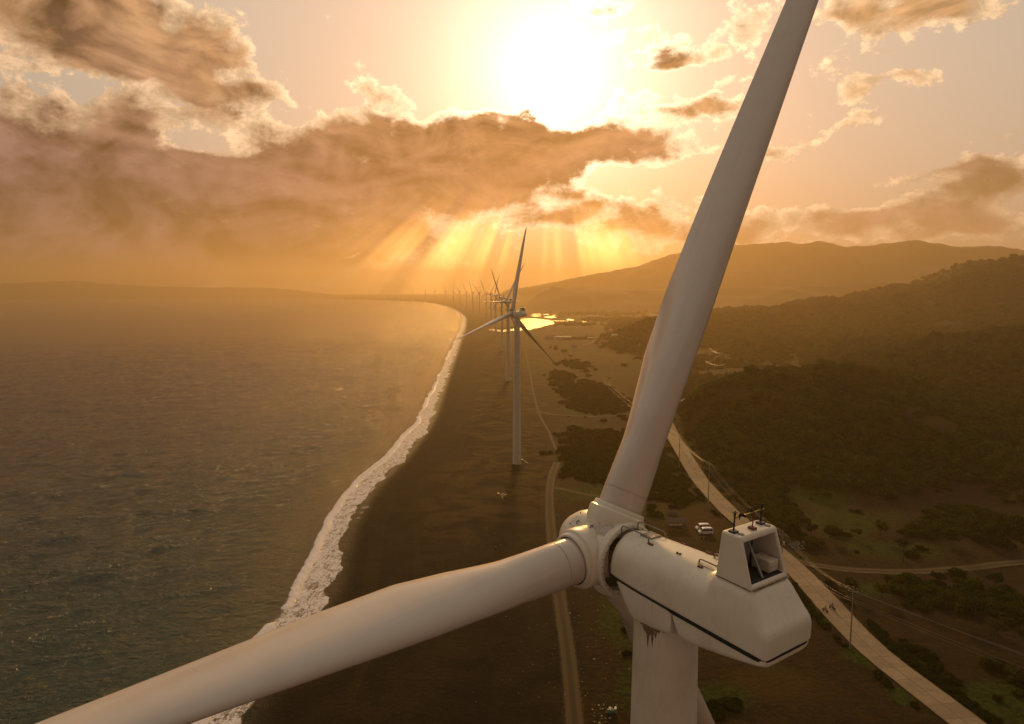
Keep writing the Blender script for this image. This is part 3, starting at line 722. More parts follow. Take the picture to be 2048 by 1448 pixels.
# black rubber gap between the shells: thin at the front, broad round the rear
bs = MB()
def band(pts, h0, h1, off=.012):
    for (x0, y0, h), (x1, y1, g) in zip(pts[:-1], pts[1:]):
        d = Vector((x1-x0, y1-y0, 0)).normalized(); nrm = Vector((-d.y, d.x, 0))*off
        bs.box(((x0+x1)/2, (y0+y1)/2, zs-.03), (math.hypot(x1-x0, y1-y0)+.004, .09, (h+g)/2), rz=math.atan2(y1-y0, x1-x0))
P1 = [(1.62, -1.12, .02), (1.8, -1.19, .02), (3.0, -1.275, .02), (4.85, -1.315, .02), (5.0, -1.32, .075), (7.0, -1.328, .10), (8.5, -1.318, .11), (8.72, -1.28, .11), (8.84, -1.17, .11), (8.875, -1.0, .11), (8.88, -.5, .11), (8.88, 0, .11)]
band(P1, 0, 0); band([(x, -y, h) for x, y, h in P1], 0, 0)
bs.build('black_stripe', M['black'], nac)
# moulding joint line down the middle of the rear face
ch = MB()
def box_pts(mb, x0, x1, y0, y1, z0, z1): mb.box(((x0+x1)/2, (y0+y1)/2, (z0+z1)/2), (x1-x0, y1-y0, z1-z0))
# cooler housing on the rear of the roof: open to the rear, trapezium in profile
FB, RB, FT, RT = 6.60, 8.06, 6.70, 7.47; zb, zt = 1.70, 3.36; WB, WTp = 1.05, 1.00
def xr(z): return RB+(RT-RB)*(z-zb)/(zt-zb)
def xf(z): return FB+(FT-FB)*(z-zb)/(zt-zb)
def wd(z): return WB+(WTp-WB)*(z-zb)/(zt-zb)
o8 = [(xf(zb), -WB, zb), (xf(zb), WB, zb), (xf(zt), WTp, zt), (xf(zt), -WTp, zt), (xr(zb), -WB, zb), (xr(zb), WB, zb), (xr(zt), WTp, zt), (xr(zt), -WTp, zt)]
zi0, zi1, ins = zb+.17, zt-.20, .13
i4 = [(xr(zi0), -wd(zi0)+ins, zi0), (xr(zi0), wd(zi0)-ins, zi0), (xr(zi1), wd(zi1)-ins, zi1), (xr(zi1), -wd(zi1)+ins, zi1)]
bk = 6.86
b4 = [(bk, -wd(zi0)+ins, zi0-.06), (bk, wd(zi0)-ins, zi0-.06), (bk, wd(zi1)-ins, zi1+.08), (bk, -wd(zi1)+ins, zi1+.08)]
mb = MB(); mb.v = o8+i4+b4
mb.f = [(0, 3, 2, 1), (0, 1, 5, 4), (3, 7, 6, 2), (0, 4, 7, 3), (1, 2, 6, 5), (4, 5, 9, 8), (5, 6, 10, 9), (6, 7, 11, 10), (7, 4, 8, 11), (8, 9, 13, 12), (9, 10, 14, 13), (10, 11, 15, 14), (11, 8, 12, 15), (12, 13, 14, 15)]
hs = mb.build('cooler_housing', M['white'], nac, bevel=.085, angle=35)
gr = MB()
for i in range(28):
    y = -.86+i*.0637; gr.box((6.90, y, (zi0+zi1)/2), (.05, .035, zi1-zi0-.02))
gr.box((6.875, 0, (zi0+zi1)/2), (.02, 1.74, zi1-zi0)); gr.build('radiator_grille', M['grille'], nac)
MB().box((6.94, -.30, (zi0+zi1)/2), (.05, .05, zi1-zi0-.02)).box((6.94, .42, (zi0+zi1)/2), (.05, .04, zi1-zi0-.02)).build('grille_post', M['black'], nac)
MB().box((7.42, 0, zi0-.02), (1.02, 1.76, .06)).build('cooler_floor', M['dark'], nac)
MB().box((7.42, .55, zi0+.24), (.70, .50, .40)).build('vent_box', M['cream'], nac, bevel=.02)
MB().box((7.782, .55, zi0+.33), (.02, .44, .14)).box((7.782, .55, zi0+.16), (.02, .44, .14)).build('vent_flap', M['litter'], nac)
MB().box((7.42, -.12, (zi0+zi1)/2), (.05, .09, 1.62), M=Matrix.Rotation(-.56, 3, 'Y')).build('strut', M['steel'], nac)
sm_ = MB()
box_pts(sm_, 8.07, 8.13, -1.0, .98, 1.735, 1.757)
for s_ in (-1, 1): box_pts(sm_, 6.62, 8.05, s_*1.075-.012, s_*1.075+.012, 1.728, 1.75)
sm_.build('housing_seam', M['grease'], nac)
# roof fittings: rails, hatch, bolts
for y in (-.46, .50):
    rl = MB()
    z0 = 1.36 if abs(y) < .48 else 1.35
    rl.tube([(1.42, y, z0-.10), (1.40, y, z0+.10), (1.47, y, z0+.24), (1.60, y, z0+.28), (2.80, y, z0+.30), (2.92, y, z0+.24), (2.95, y, z0+.06)], .028, 8)
    rl.lathe([(z0+.02, .07), (z0+.07, .07)], 12, c=(2.95, y, 0))
    rl.build('handrail', M['steel'], nac, smooth=True)
ht = MB().box((2.55, .08, 1.455), (.62, .60, .07)); ht.build('roof_hatch', M['steel'], nac, bevel=.015)
hl = MB()
for i in range(6): hl.box((2.33+i*.09, .08, 1.505), (.05, .52, .03))
hl.build('hatch_slats', M['alu'], nac)
for x, y in ((3.05, -.52), (4.35, -.40), (5.55, -.62), (3.7, .62), (4.9, .66)):
    z_ = 1.42 if x < 4 else 1.50
    MB().box((x+.065, y+.01, z_), (.22, .09, .05)).lathe([(z_, .035), (z_+.06, .035)], 10, c=(x, y, 0)).lathe([(z_, .035), (z_+.06, .035)], 10, c=(x+.13, y+.02, 0)).build('roof_bolt', M['rust'], nac)
for y in (-.42, .45):
    MB().box((5.87, y, 1.555), (.95, .20, .03)).build('recess_tray', M['panel'], nac)
    MB().tube([(5.38, y+.02, 1.55), (5.40, y+.02, 1.66), (5.48, y+.02, 1.70), (6.5, y+.02, 1.70)], .028, 8).build('recess_rail', M['steel'], nac, smooth=True)
h2 = MB().box((6.15, .02, 1.60), (.45, .42, .06)); h2.box((6.15, .02, 1.64), (.38, .34, .03)); h2.build('rear_hatch', M['alu'], nac, bevel=.01)
# instruments on the cooler roof
for y in (-.78, .72):
    MB().box((7.02, y, zt+.03), (.24, .24, .07)).tube([(7.02, y, zt+.05), (7.02, y, zt+.62)], .03, 8).build('instrument_mast', M['black'], nac)
MB().tube([(7.02, -.80, zt+.50), (7.02, .86, zt+.50)], .030, 8).build('cross_bar', M['brass'], nac, smooth=True)
for x, y, h in ((7.02, -.78, .66), (7.05, -.55, .56), (7.02, .72, .68), (7.02, .15, .62)):
    an = MB().lathe([(zt+h-.08, .035), (zt+h, .045), (zt+h+.04, .03)], 10, c=(x, y, 0))
    if h > .61:
        for k in range(3):
            a = k*2.094; an.tube([(x, y, zt+h+.05), (x+.07*math.cos(a), y+.07*math.sin(a), zt+h+.05)], .007, 5)
            an.lathe([(zt+h+.03, .01), (zt+h+.045, .026), (zt+h+.07, .02)], 8, c=(x+.08*math.cos(a), y+.08*math.sin(a), 0))
        an.tube([(x, y, zt+.45), (x, y, zt+h)], .016)
    else: an.box((x+.12, y, zt+h+.04), (.26, .012, .09)).tube([(x, y, zt+.4), (x, y, zt+h)], .016)
    an.build('anemometer' if h > .61 else 'wind_vane', M['black'], nac)
MB().box((7.18, .03, zt+.04), (.26, .2, .08)).build('rod_foot', M['rust'], nac, bevel=.02)
MB().tube([(7.18, .03, zt+.05), (7.16, .06, zt+1.3), (7.13, .10, zt+2.55)], [.022, .018, .012], 8).build('lightning_rod', M['rust'], nac)
for y in (-.72, .76): MB().lathe([(zt-.02, .11), (zt+.012, .11), (zt+.014, .02)], 20, c=(7.28, y, 0)).build('roof_vent', M['black'], nac)
# main bearing neck between the hub and the shell
MB().lathe([(.5, .95), (1.9, .95)], 40, 'X').build('bearing_neck', M['grease'], nac, smooth=False)
NAC_PARTS = list(nac.children)
# rotor hub
hub = empty('hub_frame'); hub.name = 'hub'; hub.parent = root
pr = [(1.02, 1.30), (1.38, 1.34), (1.42, 1.38), (1.42, 1.50), (1.38, 1.555), (1.18, 1.555), (1.10, 1.50), (.9, 1.47), (.2, 1.44), (-.8, 1.43), (-1.2, 1.37), (-1.6, 1.22), (-2.0, .95), (-2.3, .62), (-2.46, .3), (-2.5, .02)]
hb = MB().lathe(pr, 64, 'X', cap=False); body = hb.build('spinner', M['white'], hub, angle=28)
MB().lathe([(1.02, 1.31), (1.03, .9)], 48, 'X', cap=False).build('hub_inner_ring', M['grease'], hub)
for k in range(30):
    a = 2*math.pi*k/30; MB().lathe([(1.415, .022), (1.435, .022)], 6, 'X', c=(0, 1.44*math.cos(a), 1.44*math.sin(a))).build('ring_bolt', M['black'], hub)
def patch(mb, x0, x1, t0, t1, R, n=8):
    for i in range(n):
        p0, p1 = t0+(t1-t0)*i/n, t0+(t1-t0)*(i+1)/n
        f = lambda x, p, r: (x, r*math.sin(p), r*math.cos(p))
        mb.quad(f(x0, p0, R), f(x1, p0, R), f(x1, p1, R), f(x0, p1, R))
    for x in (x0, x1):
        for i in range(n):
            p0, p1 = t0+(t1-t0)*i/n, t0+(t1-t0)*(i+1)/n
            f = lambda p, r: (x, r*math.sin(p), r*math.cos(p))
            mb.quad(f(p0, R), f(p1, R), f(p1, R-.03), f(p0, R-.03))
    return mb
BL_TH = [0, -2*math.pi/3, 2*math.pi/3]
for k in range(3):
    tk = BL_TH[k]-math.pi/3
    patch(MB(), -.05, .55, tk-.19, tk+.19, 1.475).build('access_panel', M['panel'], hub)
    patch(MB(), .62, 1.08, tk-.14, tk+.34, 1.482).build('worn_patch', M['panel'], hub)
    patch(MB(), -1.12, -.45, tk-.26, tk+.10, 1.445).build('front_panel', M['white'], hub)
    for x, dt in ((-.75, -.10), (.08, -.05), (.30, .18)):
        hd = MB(); f = lambda x, p, r: (x, r*math.sin(p), r*math.cos(p))
        hd.tube([f(x, tk+dt-.045, 1.44), f(x, tk+dt-.045, 1.54), f(x+.01, tk+dt+.045, 1.54), f(x, tk+dt+.045, 1.44)], .022, 6); hd.build('hub_handle', M['black'], hub)
    for x in (-1.1, -.5, -.02, .52, .6, 1.0):
        for dt in (-.24, .24): 
            MB().tube([f(x, tk+dt, 1.42), f(x, tk+dt, 1.49)], .022, 6).build('panel_bolt', M['black'], hub)
def frameZ(th):                          # blade frame inside the rotor frame
    return Matrix.Rotation(-th, 4, 'X') @ Matrix.Rotation(-.0144, 4, 'Y')
colm = MB().lathe([(.45, 1.25), (1.12, 1.25), (1.15, 1.262), (1.60, 1.262), (1.64, 1.25), (1.70, 1.15), (1.86, 1.13), (1.90, 1.10), (1.90, 1.02), (1.86, 1.0)], 64, cap=False).build('blade_collar', M['white'], hub, angle=30)
ringm = MB().lathe([(1.80, .96), (1.89, 1.01)], 64, cap=False).build('dark_seal', M['black'], hub)
for o_, first in ((colm, True), (ringm, True)):
    o_.matrix_parent_inverse = Matrix(); o_.matrix_local = frameZ(BL_TH[0])
    for th in BL_TH[1:]:
        c_ = o_.copy(); COL.objects.link(c_); c_.parent = hub; c_.matrix_local = frameZ(th)
bme = blade_mesh(); blades = []
rme = None
for th in BL_TH:
    bo_ = link_mesh('blade', bme, M['blade'], root); blades.append(bo_)
    if rme is None:
        r_ = MB().lathe([(2.62, .972), (2.62, .979), (2.66, .979), (2.66, .972)], 48, cap=False).build('root_band', M['panel'], bo_); rme = r_.data
    else: r_ = link_mesh('root_band', rme, None, bo_)

def set_pose(rt, x, y, yaw, theta, z=0, hubz=HUBZ):
    a = Vector((-math.sin(yaw)*math.cos(TILT), -math.cos(yaw)*math.cos(TILT), -math.sin(TILT))); r = Vector((math.cos(yaw), -math.sin(yaw), 0)); u = a.cross(r)
    # right-handed: X=a, Y=r, Z=u
    R = Matrix((a, r, u)).transposed()
    if R.determinant() < 0: raise ValueError
    Fm = Matrix.Translation(Vector((-a.x*HUB_OFF, -a.y*HUB_OFF, hubz))) @ R.to_4x4()
    rt.location = (x, y, z)
    k = 0
    for c in rt.children:
        n = c.name.split('.')[0]
        if n == 'nacelle': c.matrix_local = Fm
        elif n == 'hub': c.matrix_local = Fm @ Matrix.Rotation(-theta, 4, 'X')
        elif n == 'blade': c.matrix_local = Fm @ Matrix.Rotation(-theta, 4, 'X') @ frameZ(BL_TH[k]); k += 1
FINE = {'roof_bolt','anemometer','wind_vane','instrument_mast','cross_bar','rod_foot','roof_vent','recess_tray','recess_rail','rear_hatch','hatch_slats','handrail','ring_bolt','panel_bolt','hub_handle','access_panel','worn_patch','front_panel','grille_post',
        'vent_flap','vent_box','strut','cooler_floor','housing_seam','root_band','handle','flange_seam','grease_stain','dark_seal','roof_hatch','bearing_neck','hub_inner_ring'}
def copy_tree(o, parent=None, far=False):
    if far and o.name.split('.')[0] in FINE: return None
    c = o.copy(); COL.objects.link(c); c.parent = parent
    if parent is not None: c.matrix_parent_inverse = o.matrix_parent_inverse.copy(); c.matrix_local = o.matrix_local.copy()
    for ch_ in list(o.children): copy_tree(ch_, c, far)
    return c
def GX(u, Y): d = ray(u, 600); return d[0]/d[1]*Y
ROW = [ # u of the tower, distance, rotor angle, yaw, label
 (None, None, .452, -.6127, 'nearest white wind turbine, seen close from behind its open cooler housing'),
 (1034, 314, 11, -.70, 'second wind turbine of the row, whole on dark sand'),
 (1016, 603, 31, -.66, 'third wind turbine along the beach, one blade pointing level towards the sea'),
 (1003.7, 897, -22, -.66, 'fourth wind turbine along the beach, its highest blade tip leaning towards the sea'),
 (991.5, 1215, 15, -.66, 'fifth wind turbine along the beach, in front of the narrow end of the lagoon'),
 (982, 1530, 32, -.66, 'sixth wind turbine along the beach, just beyond the narrow end of the lagoon'),
 (972.5, 1830, -25, -.66, 'seventh wind turbine along the beach, between the sixth and eighth'),
 (959, 2080, -40, -.66, 'eighth wind turbine along the beach, two of its blades spread in a wide V'),
 (945.5, 2290, -17, -.66, 'ninth wind turbine along the beach, near the sharpest bend of the shoreline'),
 (933.5, 2620, -28, -.66, 'tenth wind turbine along the beach, hazy, just past the bend of the shoreline'),
 (920, 2930, -38, -.66, 'eleventh wind turbine along the beach, hazy, second past the bend of the shore'),
 (907, 3230, 5, -.66, 'twelfth wind turbine along the beach, hazy, with one blade straight up'),
 (892, 3540, -25, -.66, 'thirteenth wind turbine along the beach, hazy golden outline'),
 (871, 3880, -20, -.66, 'fourteenth wind turbine along the beach, faint behind the curved shore'),
 (850.5, 4250, 33, -.66, 'fifteenth wind turbine along the beach, faint, third from the far end'),
 (826, 4650, 60, -.66, 'sixteenth wind turbine along the beach, very faint, with two blades raised in a V'),
 (797.5, 5100, 20, -.66, 'seventeenth wind turbine, almost lost in the golden haze near the end of the row'),
 (767, 5600, -10, -.66, 'last wind turbine of the row, the faintest in the haze')]
for i, (u, Y, th, yaw, lab) in enumerate(ROW):
    if i == 0: rt = root; x, y, z = 6.10, 25.82, 0.0
    else:
        rt = copy_tree(root, None, i > 2); x, y = GX(u, Y), Y; z = 0; th = math.radians(th)
    set_pose(rt, x, y, yaw, th, z); tag(rt, lab, 'wind turbine', 'wind turbines in a row along the beach')

# ------------------------------------------------------------------ vegetation
def leaf_mat(name, c0, c1, c2):
    m, t, b = new_mat(name); oi = t.nodes.new('ShaderNodeObjectInfo'); n = noise(t, wpos(t), .035, 3, .6); n2 = noise(t, wpos(t), .9, 3, .6)
    r = N(t, oi.outputs['Random'])
    c = mix(t, r, c0, c1); c = mix(t, (n*.8+r*.3+n2*.3-.2).step(.35, .75), c, c2)
    c = mix(t, 1.0, c, (.66, .84, .32), 'MULTIPLY')
    put(t, b.inputs['Base Color'], c); b.inputs['Roughness'].default_value = .85; b.inputs['Specular IOR Level'].default_value = .08
    tl = t.nodes.new('ShaderNodeBsdfTranslucent'); mx = t.nodes.new('ShaderNodeMixShader'); mx.inputs[0].default_value = .28
    t.links.new(c, tl.inputs[0]); t.links.new(b.outputs[0], mx.inputs[1]); t.links.new(tl.outputs[0], mx.inputs[2]); t.links.new(mx.outputs[0], t.nodes['Material Output'].inputs[0])
    return m
M['leaf'] = leaf_mat('leaves', (.016, .030, .002), (.085, .120, .006), (.105, .075, .010))
M['leafpale'] = leaf_mat('pale_leaves', (.05, .06, .018), (.08, .075, .025), (.09, .07, .03))
M['scrub'] = leaf_mat('scrub_leaves', (.018, .028, .001), (.065, .082, .004), (.060, .044, .006))
M['bark'] = simple('bark', (.06, .042, .028), .9, 0, .3)
def crown_mesh(name, seed, lobes=9, leaves=42, flat=.8, mat=None, leaf=.15, hollow=.75):
    r = np.random.default_rng(seed); V = []
    for k in range(lobes):
        d = r.normal(size=3); d /= np.linalg.norm(d); d[2] = abs(d[2])*1.0-.15
        c = d*r.uniform(.35, .62)*np.array([1, 1, flat]); R = r.uniform(.28, .46)
        p = r.normal(size=(leaves, 3)); p /= np.linalg.norm(p, axis=1)[:, None]; q = c+p*R*r.uniform(hollow, 1.05, (leaves, 1))*np.array([1, 1, flat])
        nrm = p+r.normal(size=p.shape)*.55; nrm /= np.linalg.norm(nrm, axis=1)[:, None]
        a = np.cross(nrm, r.normal(size=p.shape)); a /= np.linalg.norm(a, axis=1)[:, None]; b_ = np.cross(nrm, a)
        s_ = leaf*r.uniform(.6, 1.3, (leaves, 1))
        V.append(np.stack([q-a*s_, q+b_*s_*.7, q+a*s_, q-b_*s_*.7], 1).reshape(-1, 3))
    V = np.concatenate(V); V[:, 2] += .45*flat
    me = fast_mesh(name, V, np.arange(len(V)).reshape(-1, 4)); me.materials.append(mat or M['leaf']); return me
CROWNS = [crown_mesh('crown', 100+k, 8+k % 3, 40, (.75, .9, .62, .8, .55)[k]) for k in range(5)]
SCRUBS = [crown_mesh('scrub', 200+k, 6, 40, .45, M['scrub'], .19, .3) for k in range(3)]
def scatter(name, pts, scl, meshes, label, cat):
    V = np.array(pts, np.float32); me = bpy.data.meshes.new(name); me.vertices.add(len(V)); me.vertices.foreach_set('co', V.ravel())
    for nm, a in (('sc', scl), ('ro', rng.uniform(0, 6.28, len(V)))):
        at = me.attributes.new(nm, 'FLOAT', 'POINT'); at.data.foreach_set('value', np.ascontiguousarray(a, np.float32))
    at = me.attributes.new('pick', 'INT', 'POINT'); at.data.foreach_set('value', rng.integers(0, len(meshes), len(V)).astype(np.int32))
    o = bpy.data.objects.new(name, me); COL.objects.link(o)
    ng = bpy.data.node_groups.new(name, 'GeometryNodeTree'); ng.interface.new_socket('Geometry', in_out='INPUT', socket_type='NodeSocketGeometry'); ng.interface.new_socket('Geometry', in_out='OUTPUT', socket_type='NodeSocketGeometry')
    gi = ng.nodes.new('NodeGroupInput'); go = ng.nodes.new('NodeGroupOutput'); iop = ng.nodes.new('GeometryNodeInstanceOnPoints'); jn = ng.nodes.new('GeometryNodeJoinGeometry')
    for m_ in meshes[::-1]:
        src = bpy.data.objects.new(name+'_source', m_); oi = ng.nodes.new('GeometryNodeObjectInfo'); oi.inputs['Object'].default_value = src; oi.inputs['As Instance'].default_value = True
        ng.links.new(oi.outputs['Geometry'], jn.inputs[0])
    def na(n_, ty):
        q = ng.nodes.new('GeometryNodeInputNamedAttribute'); q.data_type = ty; q.inputs['Name'].default_value = n_; return q.outputs['Attribute']
    ng.links.new(gi.outputs[0], iop.inputs['Points']); ng.links.new(jn.outputs[0], iop.inputs['Instance']); iop.inputs['Pick Instance'].default_value = True
    ng.links.new(na('pick', 'INT'), iop.inputs['Instance Index'])
    cx = ng.nodes.new('ShaderNodeCombineXYZ'); ng.links.new(na('ro', 'FLOAT'), cx.inputs[2]); ng.links.new(cx.outputs[0], iop.inputs['Rotation'])
    ng.links.new(na('sc', 'FLOAT'), iop.inputs['Scale']); ng.links.new(iop.outputs[0], go.inputs[0])
    md = o.modifiers.new('scatter', 'NODES'); md.node_group = ng
    me.materials.append(meshes[0].materials[0])
    tag(o, label, cat, kind='stuff'); return o
def near_road(x, y, w=6.5):
    d = seg_dist(x, y, ROAD[::2]) < w
    for k, (p, ww) in TRACKS.items(): d |= seg_dist(x, y, p[::2]) < ww*.5+2.2
    return d
FIELDS = [(1640,1000,75,24,1.3),(1700,1045,130,36,1.3),(1800,1098,150,24,1.3),(1610,745,80,7,1.3),(1800,858,70,12,1.1),(1865,905,80,16,1.1),(1380,1045,90,60,1.4),(1900,1445,10,10,.1),(1590,715,60,5,1.0),(1550,735,60,4,1)]
def cand(n, r0, r1, a0, a1):
    r = np.exp(rng.uniform(np.log(r0), np.log(r1), n)); a = np.radians(rng.uniform(a0, a1, n)); return r*np.sin(a), r*np.cos(a)
# wooded hillsides
x, y = cand(120000, 150, 2000, 7, 62); r = np.hypot(x, y); hh = hills(x, y); fld = gb(FIELDS, x, y); fn = fbm(x/28, y/28, 4, 301); fn2 = fbm(x/90, y/90, 3, 302)
keep = (rng.random(len(x)) < ss(.5, 3.2, hh+(fn-.5)*3)*ss(.62, .40, fld+(fn-.5)*1.1)*ss(.22, .40, fn*.6+fn2*.4+.03)) & ~near_road(x, y, 8)
# thin by size so crowns overlap but do not pile up
sz = np.where(r < 700, 1.5+4.2*rng.random(len(x))**2, 2.6+5.6*rng.random(len(x))**2)*(.75+.6*fn2)
area = (r**2)*np.radians(55)*np.log(2000/150)/120000     # ground area per candidate
keep &= rng.random(len(x)) < np.clip(area*1.9/(sz**2), 0, 1)
x, y, sz = x[keep], y[keep], sz[keep]; z = height(x, y)-.15*sz
scatter('woodland', np.c_[x, y, z], sz, CROWNS, 'dense dark green scrub woodland covering the inland hills', 'woodland')
print('woodland', len(x))
# lower thickets on the flat: by the road, round the fields and out on the plain
TH = [(1540,1005,70,40,1.0),(1570,1060,40,30,.9),(1600,1085,40,22,.8),(1680,1068,30,10,.6),(1850,1065,60,14,.7),(1950,1050,110,50,1.1),(1930,1200,150,38,1.0),(2050,1220,120,80,1.0),(1840,1185,80,26,.9),(1700,1170,50,16,.7),(2020,1350,50,60,.7),
      (1290,860,16,30,.6),(1300,915,20,26,.8),(1300,1030,20,18,.9),(1290,965,16,16,.7),(1400,725,120,18,.9),(1500,715,90,12,.9),(1700,725,90,18,.9),(1560,728,20,6,.7),(1640,735,30,8,.8),(1340,770,40,20,.6),(1350,740,30,25,.6),
      (1240,640,80,5,1),(1200,628,120,4,.9),(1150,650,60,3,.7),(1330,640,80,6,1.0),(1270,660,50,8,.9),(1230,676,30,5,.8),(1150,678,60,5,.7),(1120,700,40,5,.6),(1300,690,40,20,.8),(1010,622,30,3,.8),(1100,617,200,2.5,.8),(1300,624,160,4,.9)]
x, y = cand(60000, 130, 3600, -2, 52); r = np.hypot(x, y); fld = gb(TH, x, y); fn = fbm(x/16, y/16, 4, 311)
keep = (rng.random(len(x)) < ss(.42, .75, fld+(fn-.5)*1.1)) & ~near_road(x, y, 6) & (hills(x, y) < 6) & (coast_sd(x, y) > 60)
sz = np.where(r < 500, rng.uniform(1.2, 2.8, len(x)), np.where(r < 1300, rng.uniform(2.5, 5.0, len(x)), rng.uniform(4, 8, len(x)))); area = (r**2)*np.radians(54)*np.log(3600/130)/60000
keep &= rng.random(len(x)) < np.clip(area*1.5/(sz**2), 0, 1)
x, y, sz = x[keep], y[keep], sz[keep]
scatter('thicket', np.c_[x, y, height(x, y)-.1*sz], sz, CROWNS, 'low tangled bushes on the flat ground beside the road and fields', 'thicket')
print('thicket', len(x))
# creeping dune scrub behind the beach, grass tufts at the road edges
SCB = [(1780,845,110,30,.55),(1850,880,130,50,.50),(1420,770,60,20,.5),(1640,1000,120,50,.33),(1800,1100,200,40,.33),(1900,1300,150,80,.36),(1235,915,115,52,1.5),(1180,790,70,34,1.2),(1125,758,40,22,.9),(1150,730,40,14,.7),(1210,820,40,16,.6),(1310,905,30,40,.8),(1280,1000,30,20,.5),(1460,1290,70,18,.45),(1240,1260,40,40,.35),(1430,1410,90,30,.5)]
x, y = cand(110000, 112, 1100, -1, 44); r = np.hypot(x, y); fld = gb(SCB, x, y); fn = fbm(x/9, y/9, 4, 321); rd = seg_dist(x, y, ROAD[::2])
edge_ = np.exp(-((rd-5.6)/1.6)**2)*.56*(r < 520)
hs_ = hills(x, y); keep = (rng.random(len(x)) < ss(.46, .72, np.maximum(fld, edge_)+(fn-.5)*1.2)) & ((hs_ < 3) | (x > 60)) & (rd > 4.3) & ~near_road(x, y, 4.0)
sz = rng.uniform(.6, 1.7, len(x))*(1+r/600)*np.where(edge_ > fld, .6, 1)
x, y, sz = x[keep], y[keep], sz[keep]
scatter('dune_scrub', np.c_[x, y, height(x, y)-.05], sz, SCRUBS, 'creeping green scrub over the dunes behind the beach', 'scrub')
print('scrub', len(x))
# trees one can tell apart
def tree_mesh(name, h, r, seed, lean=(0, 0), umbrella=False):
    rr = random.Random(seed); mb = MB(); top = Vector((lean[0]*h, lean[1]*h, h*.62))
    mb.tube([(0, 0, -.4), (lean[0]*h*.3, lean[1]*h*.3, h*.3), top], [h*.030, h*.022, h*.013], 7)
    for k in range(6):
        a = k*1.05+rr.random(); q = Vector((math.cos(a)*r*.62, math.sin(a)*r*.62, h*(.16 if umbrella else .12)+rr.random()*h*.14))
        mb.tube([top*.82, top*.95+q*.5, top+q], [h*.013, h*.009, h*.004], 5)
    return mb
def make_tree(x, y, h, r, seed, label, cat='tree', group=None, crown=0, flat=1.0, mat=None, lean=(0, 0), umb=False):
    e = empty('tree' if not umb else 'umbrella_tree', (x, y, hz(x, y)-.1)); tag(e, label, cat, group)
    tree_mesh('trunk', h, r, seed, lean, umb).build('trunk', M['bark'], e, angle=60)
    me = CROWNS[crown] if mat is None else PALE
    c = link_mesh('crown', me, None, e); c.location = (lean[0]*h, lean[1]*h, h*(.50 if not umb else .66)); c.scale = (r, r, r*flat); c.rotation_euler = (0, 0, seed*1.3); return e
PALE = crown_mesh('pale_crown', 301, 9, 34, .9, M['leafpale'], .10, .6)
def at(u, v): return G(u, v)
make_tree(*at(1992, 1290), 6.5, 2.6, 3, 'small pale tree standing alone on the dark slope below the dirt track', mat=1)
make_tree(*at(1806, 1122), 8.5, 3.2, 4, 'sparse brown tree beside the bend of the dirt track', mat=1)
make_tree(*at(1905, 1102), 7, 3.6, 5, 'rounded green tree where the side track climbs to the slope', crown=1)
make_tree(*at(2010, 1090), 8, 4.2, 6, 'broad dark tree above the end of the side track', crown=3)
px_, py_, pz_ = HP(1690, 604, 1340)
make_tree(px_, py_, 13, 8, 7, 'flat-topped tree alone on the skyline in the dip beside the small knoll', umb=True, flat=.42, crown=2)
for k, (u, v, s_) in enumerate(((1500,1046,1.0),(1528,1052,1.2),(1552,1068,.9),(1580,1064,1.1),(1478,1004,.8),(1622,1075,1.0),(1660,1078,.9),(1714,1078,.8),(1760,1072,1.1),(1880,1076,1.2),(1940,1070,1.3),(1975,1082,1.1),(2030,1062,1.3),
      (1700,1186,.8),(1762,1196,.9),(1830,1210,1.0),(1892,1222,1.1),(1950,1236,1.1),(2016,1250,1.2),(1874,1168,.8),(1990,1176,1.0))):
    make_tree(*at(u, v), 4.6*s_, 2.7*s_, 20+k, 'bushy green tree in the scrub inland of the concrete road', 'tree', 'bushy trees in the scrub inland of the road', crown=k % 5)

# ------------------------------------------------------------------ poles and cables along the road
def pole(x, y, h, name, label, group, arm=1.0, rz=0, r=.15, ins=3):
    z = hz(x, y); e = empty(name, (x, y, z), rz); tag(e, label, 'utility pole', group)
    MB().tube([(0, 0, -.5), (0, 0, h)], [r*1.25, r*.75], 10).build('pole_shaft', M['pole'], e, angle=40)
    MB().box((0, 0, h-1.2), (arm*2, .1, .12)).build('crossarm', M['pole'], e)
    for i in range(ins):
        MB().lathe([(h-1.14, .05), (h-1.02, .09), (h-.92, .04)], 8, c=(-arm*.9+i*arm*1.8/max(1, ins-1), 0, 0)).build('insulator', M['cream'], e)
    return Vector((x, y, z))
PL = []
for (u, v, vt, lab) in ((1358,940,869,'slim utility pole at the far bend of the concrete road, beside the raised blade'), (1416,1018,921,'slim utility pole standing before the concrete road above the parked vans'), (None,None,None,'utility pole partly hidden behind the cooler housing'), (1700,1296,1172,'tall utility pole beside the concrete road near the two motorcycles')):
    if u is None: x, y = G(1562, 1150); h = 13.2
    else:
        x, y = G(u, v); d = ray(u, vt); h = CAMH+d[2]*y/d[1]
    PL.append((x, y, h)); pole(x, y, h, 'utility_pole', lab, 'utility poles along the concrete road', rz=math.radians(-28))
MB_ = MB().lathe([(9.0, .22), (9.1, .28), (9.9, .28), (10.0, .2)], 14, c=(.42, 0, 0)); tr_o = [o for o in bpy.data.objects if o.name.startswith('utility_pole') and not o.parent]
MB_.build('transformer', M['litter'], tr_o[2], angle=40)
x0, y0, h0 = PL[-1]; xn, yn = x0+62, y0-70
PLX = [(70, 520, 14)] + [(x, y, h) for x, y, h in PL] + [(xn, yn, 13.5), (xn+65, yn-62, 13.5)]
def sag(a, b, s, n=14): return [a.lerp(b, i/n)-Vector((0, 0, s*4*(i/n)*(1-i/n))) for i in range(n+1)]
cn = Vector((math.cos(math.radians(-28)), math.sin(math.radians(-28)), 0))
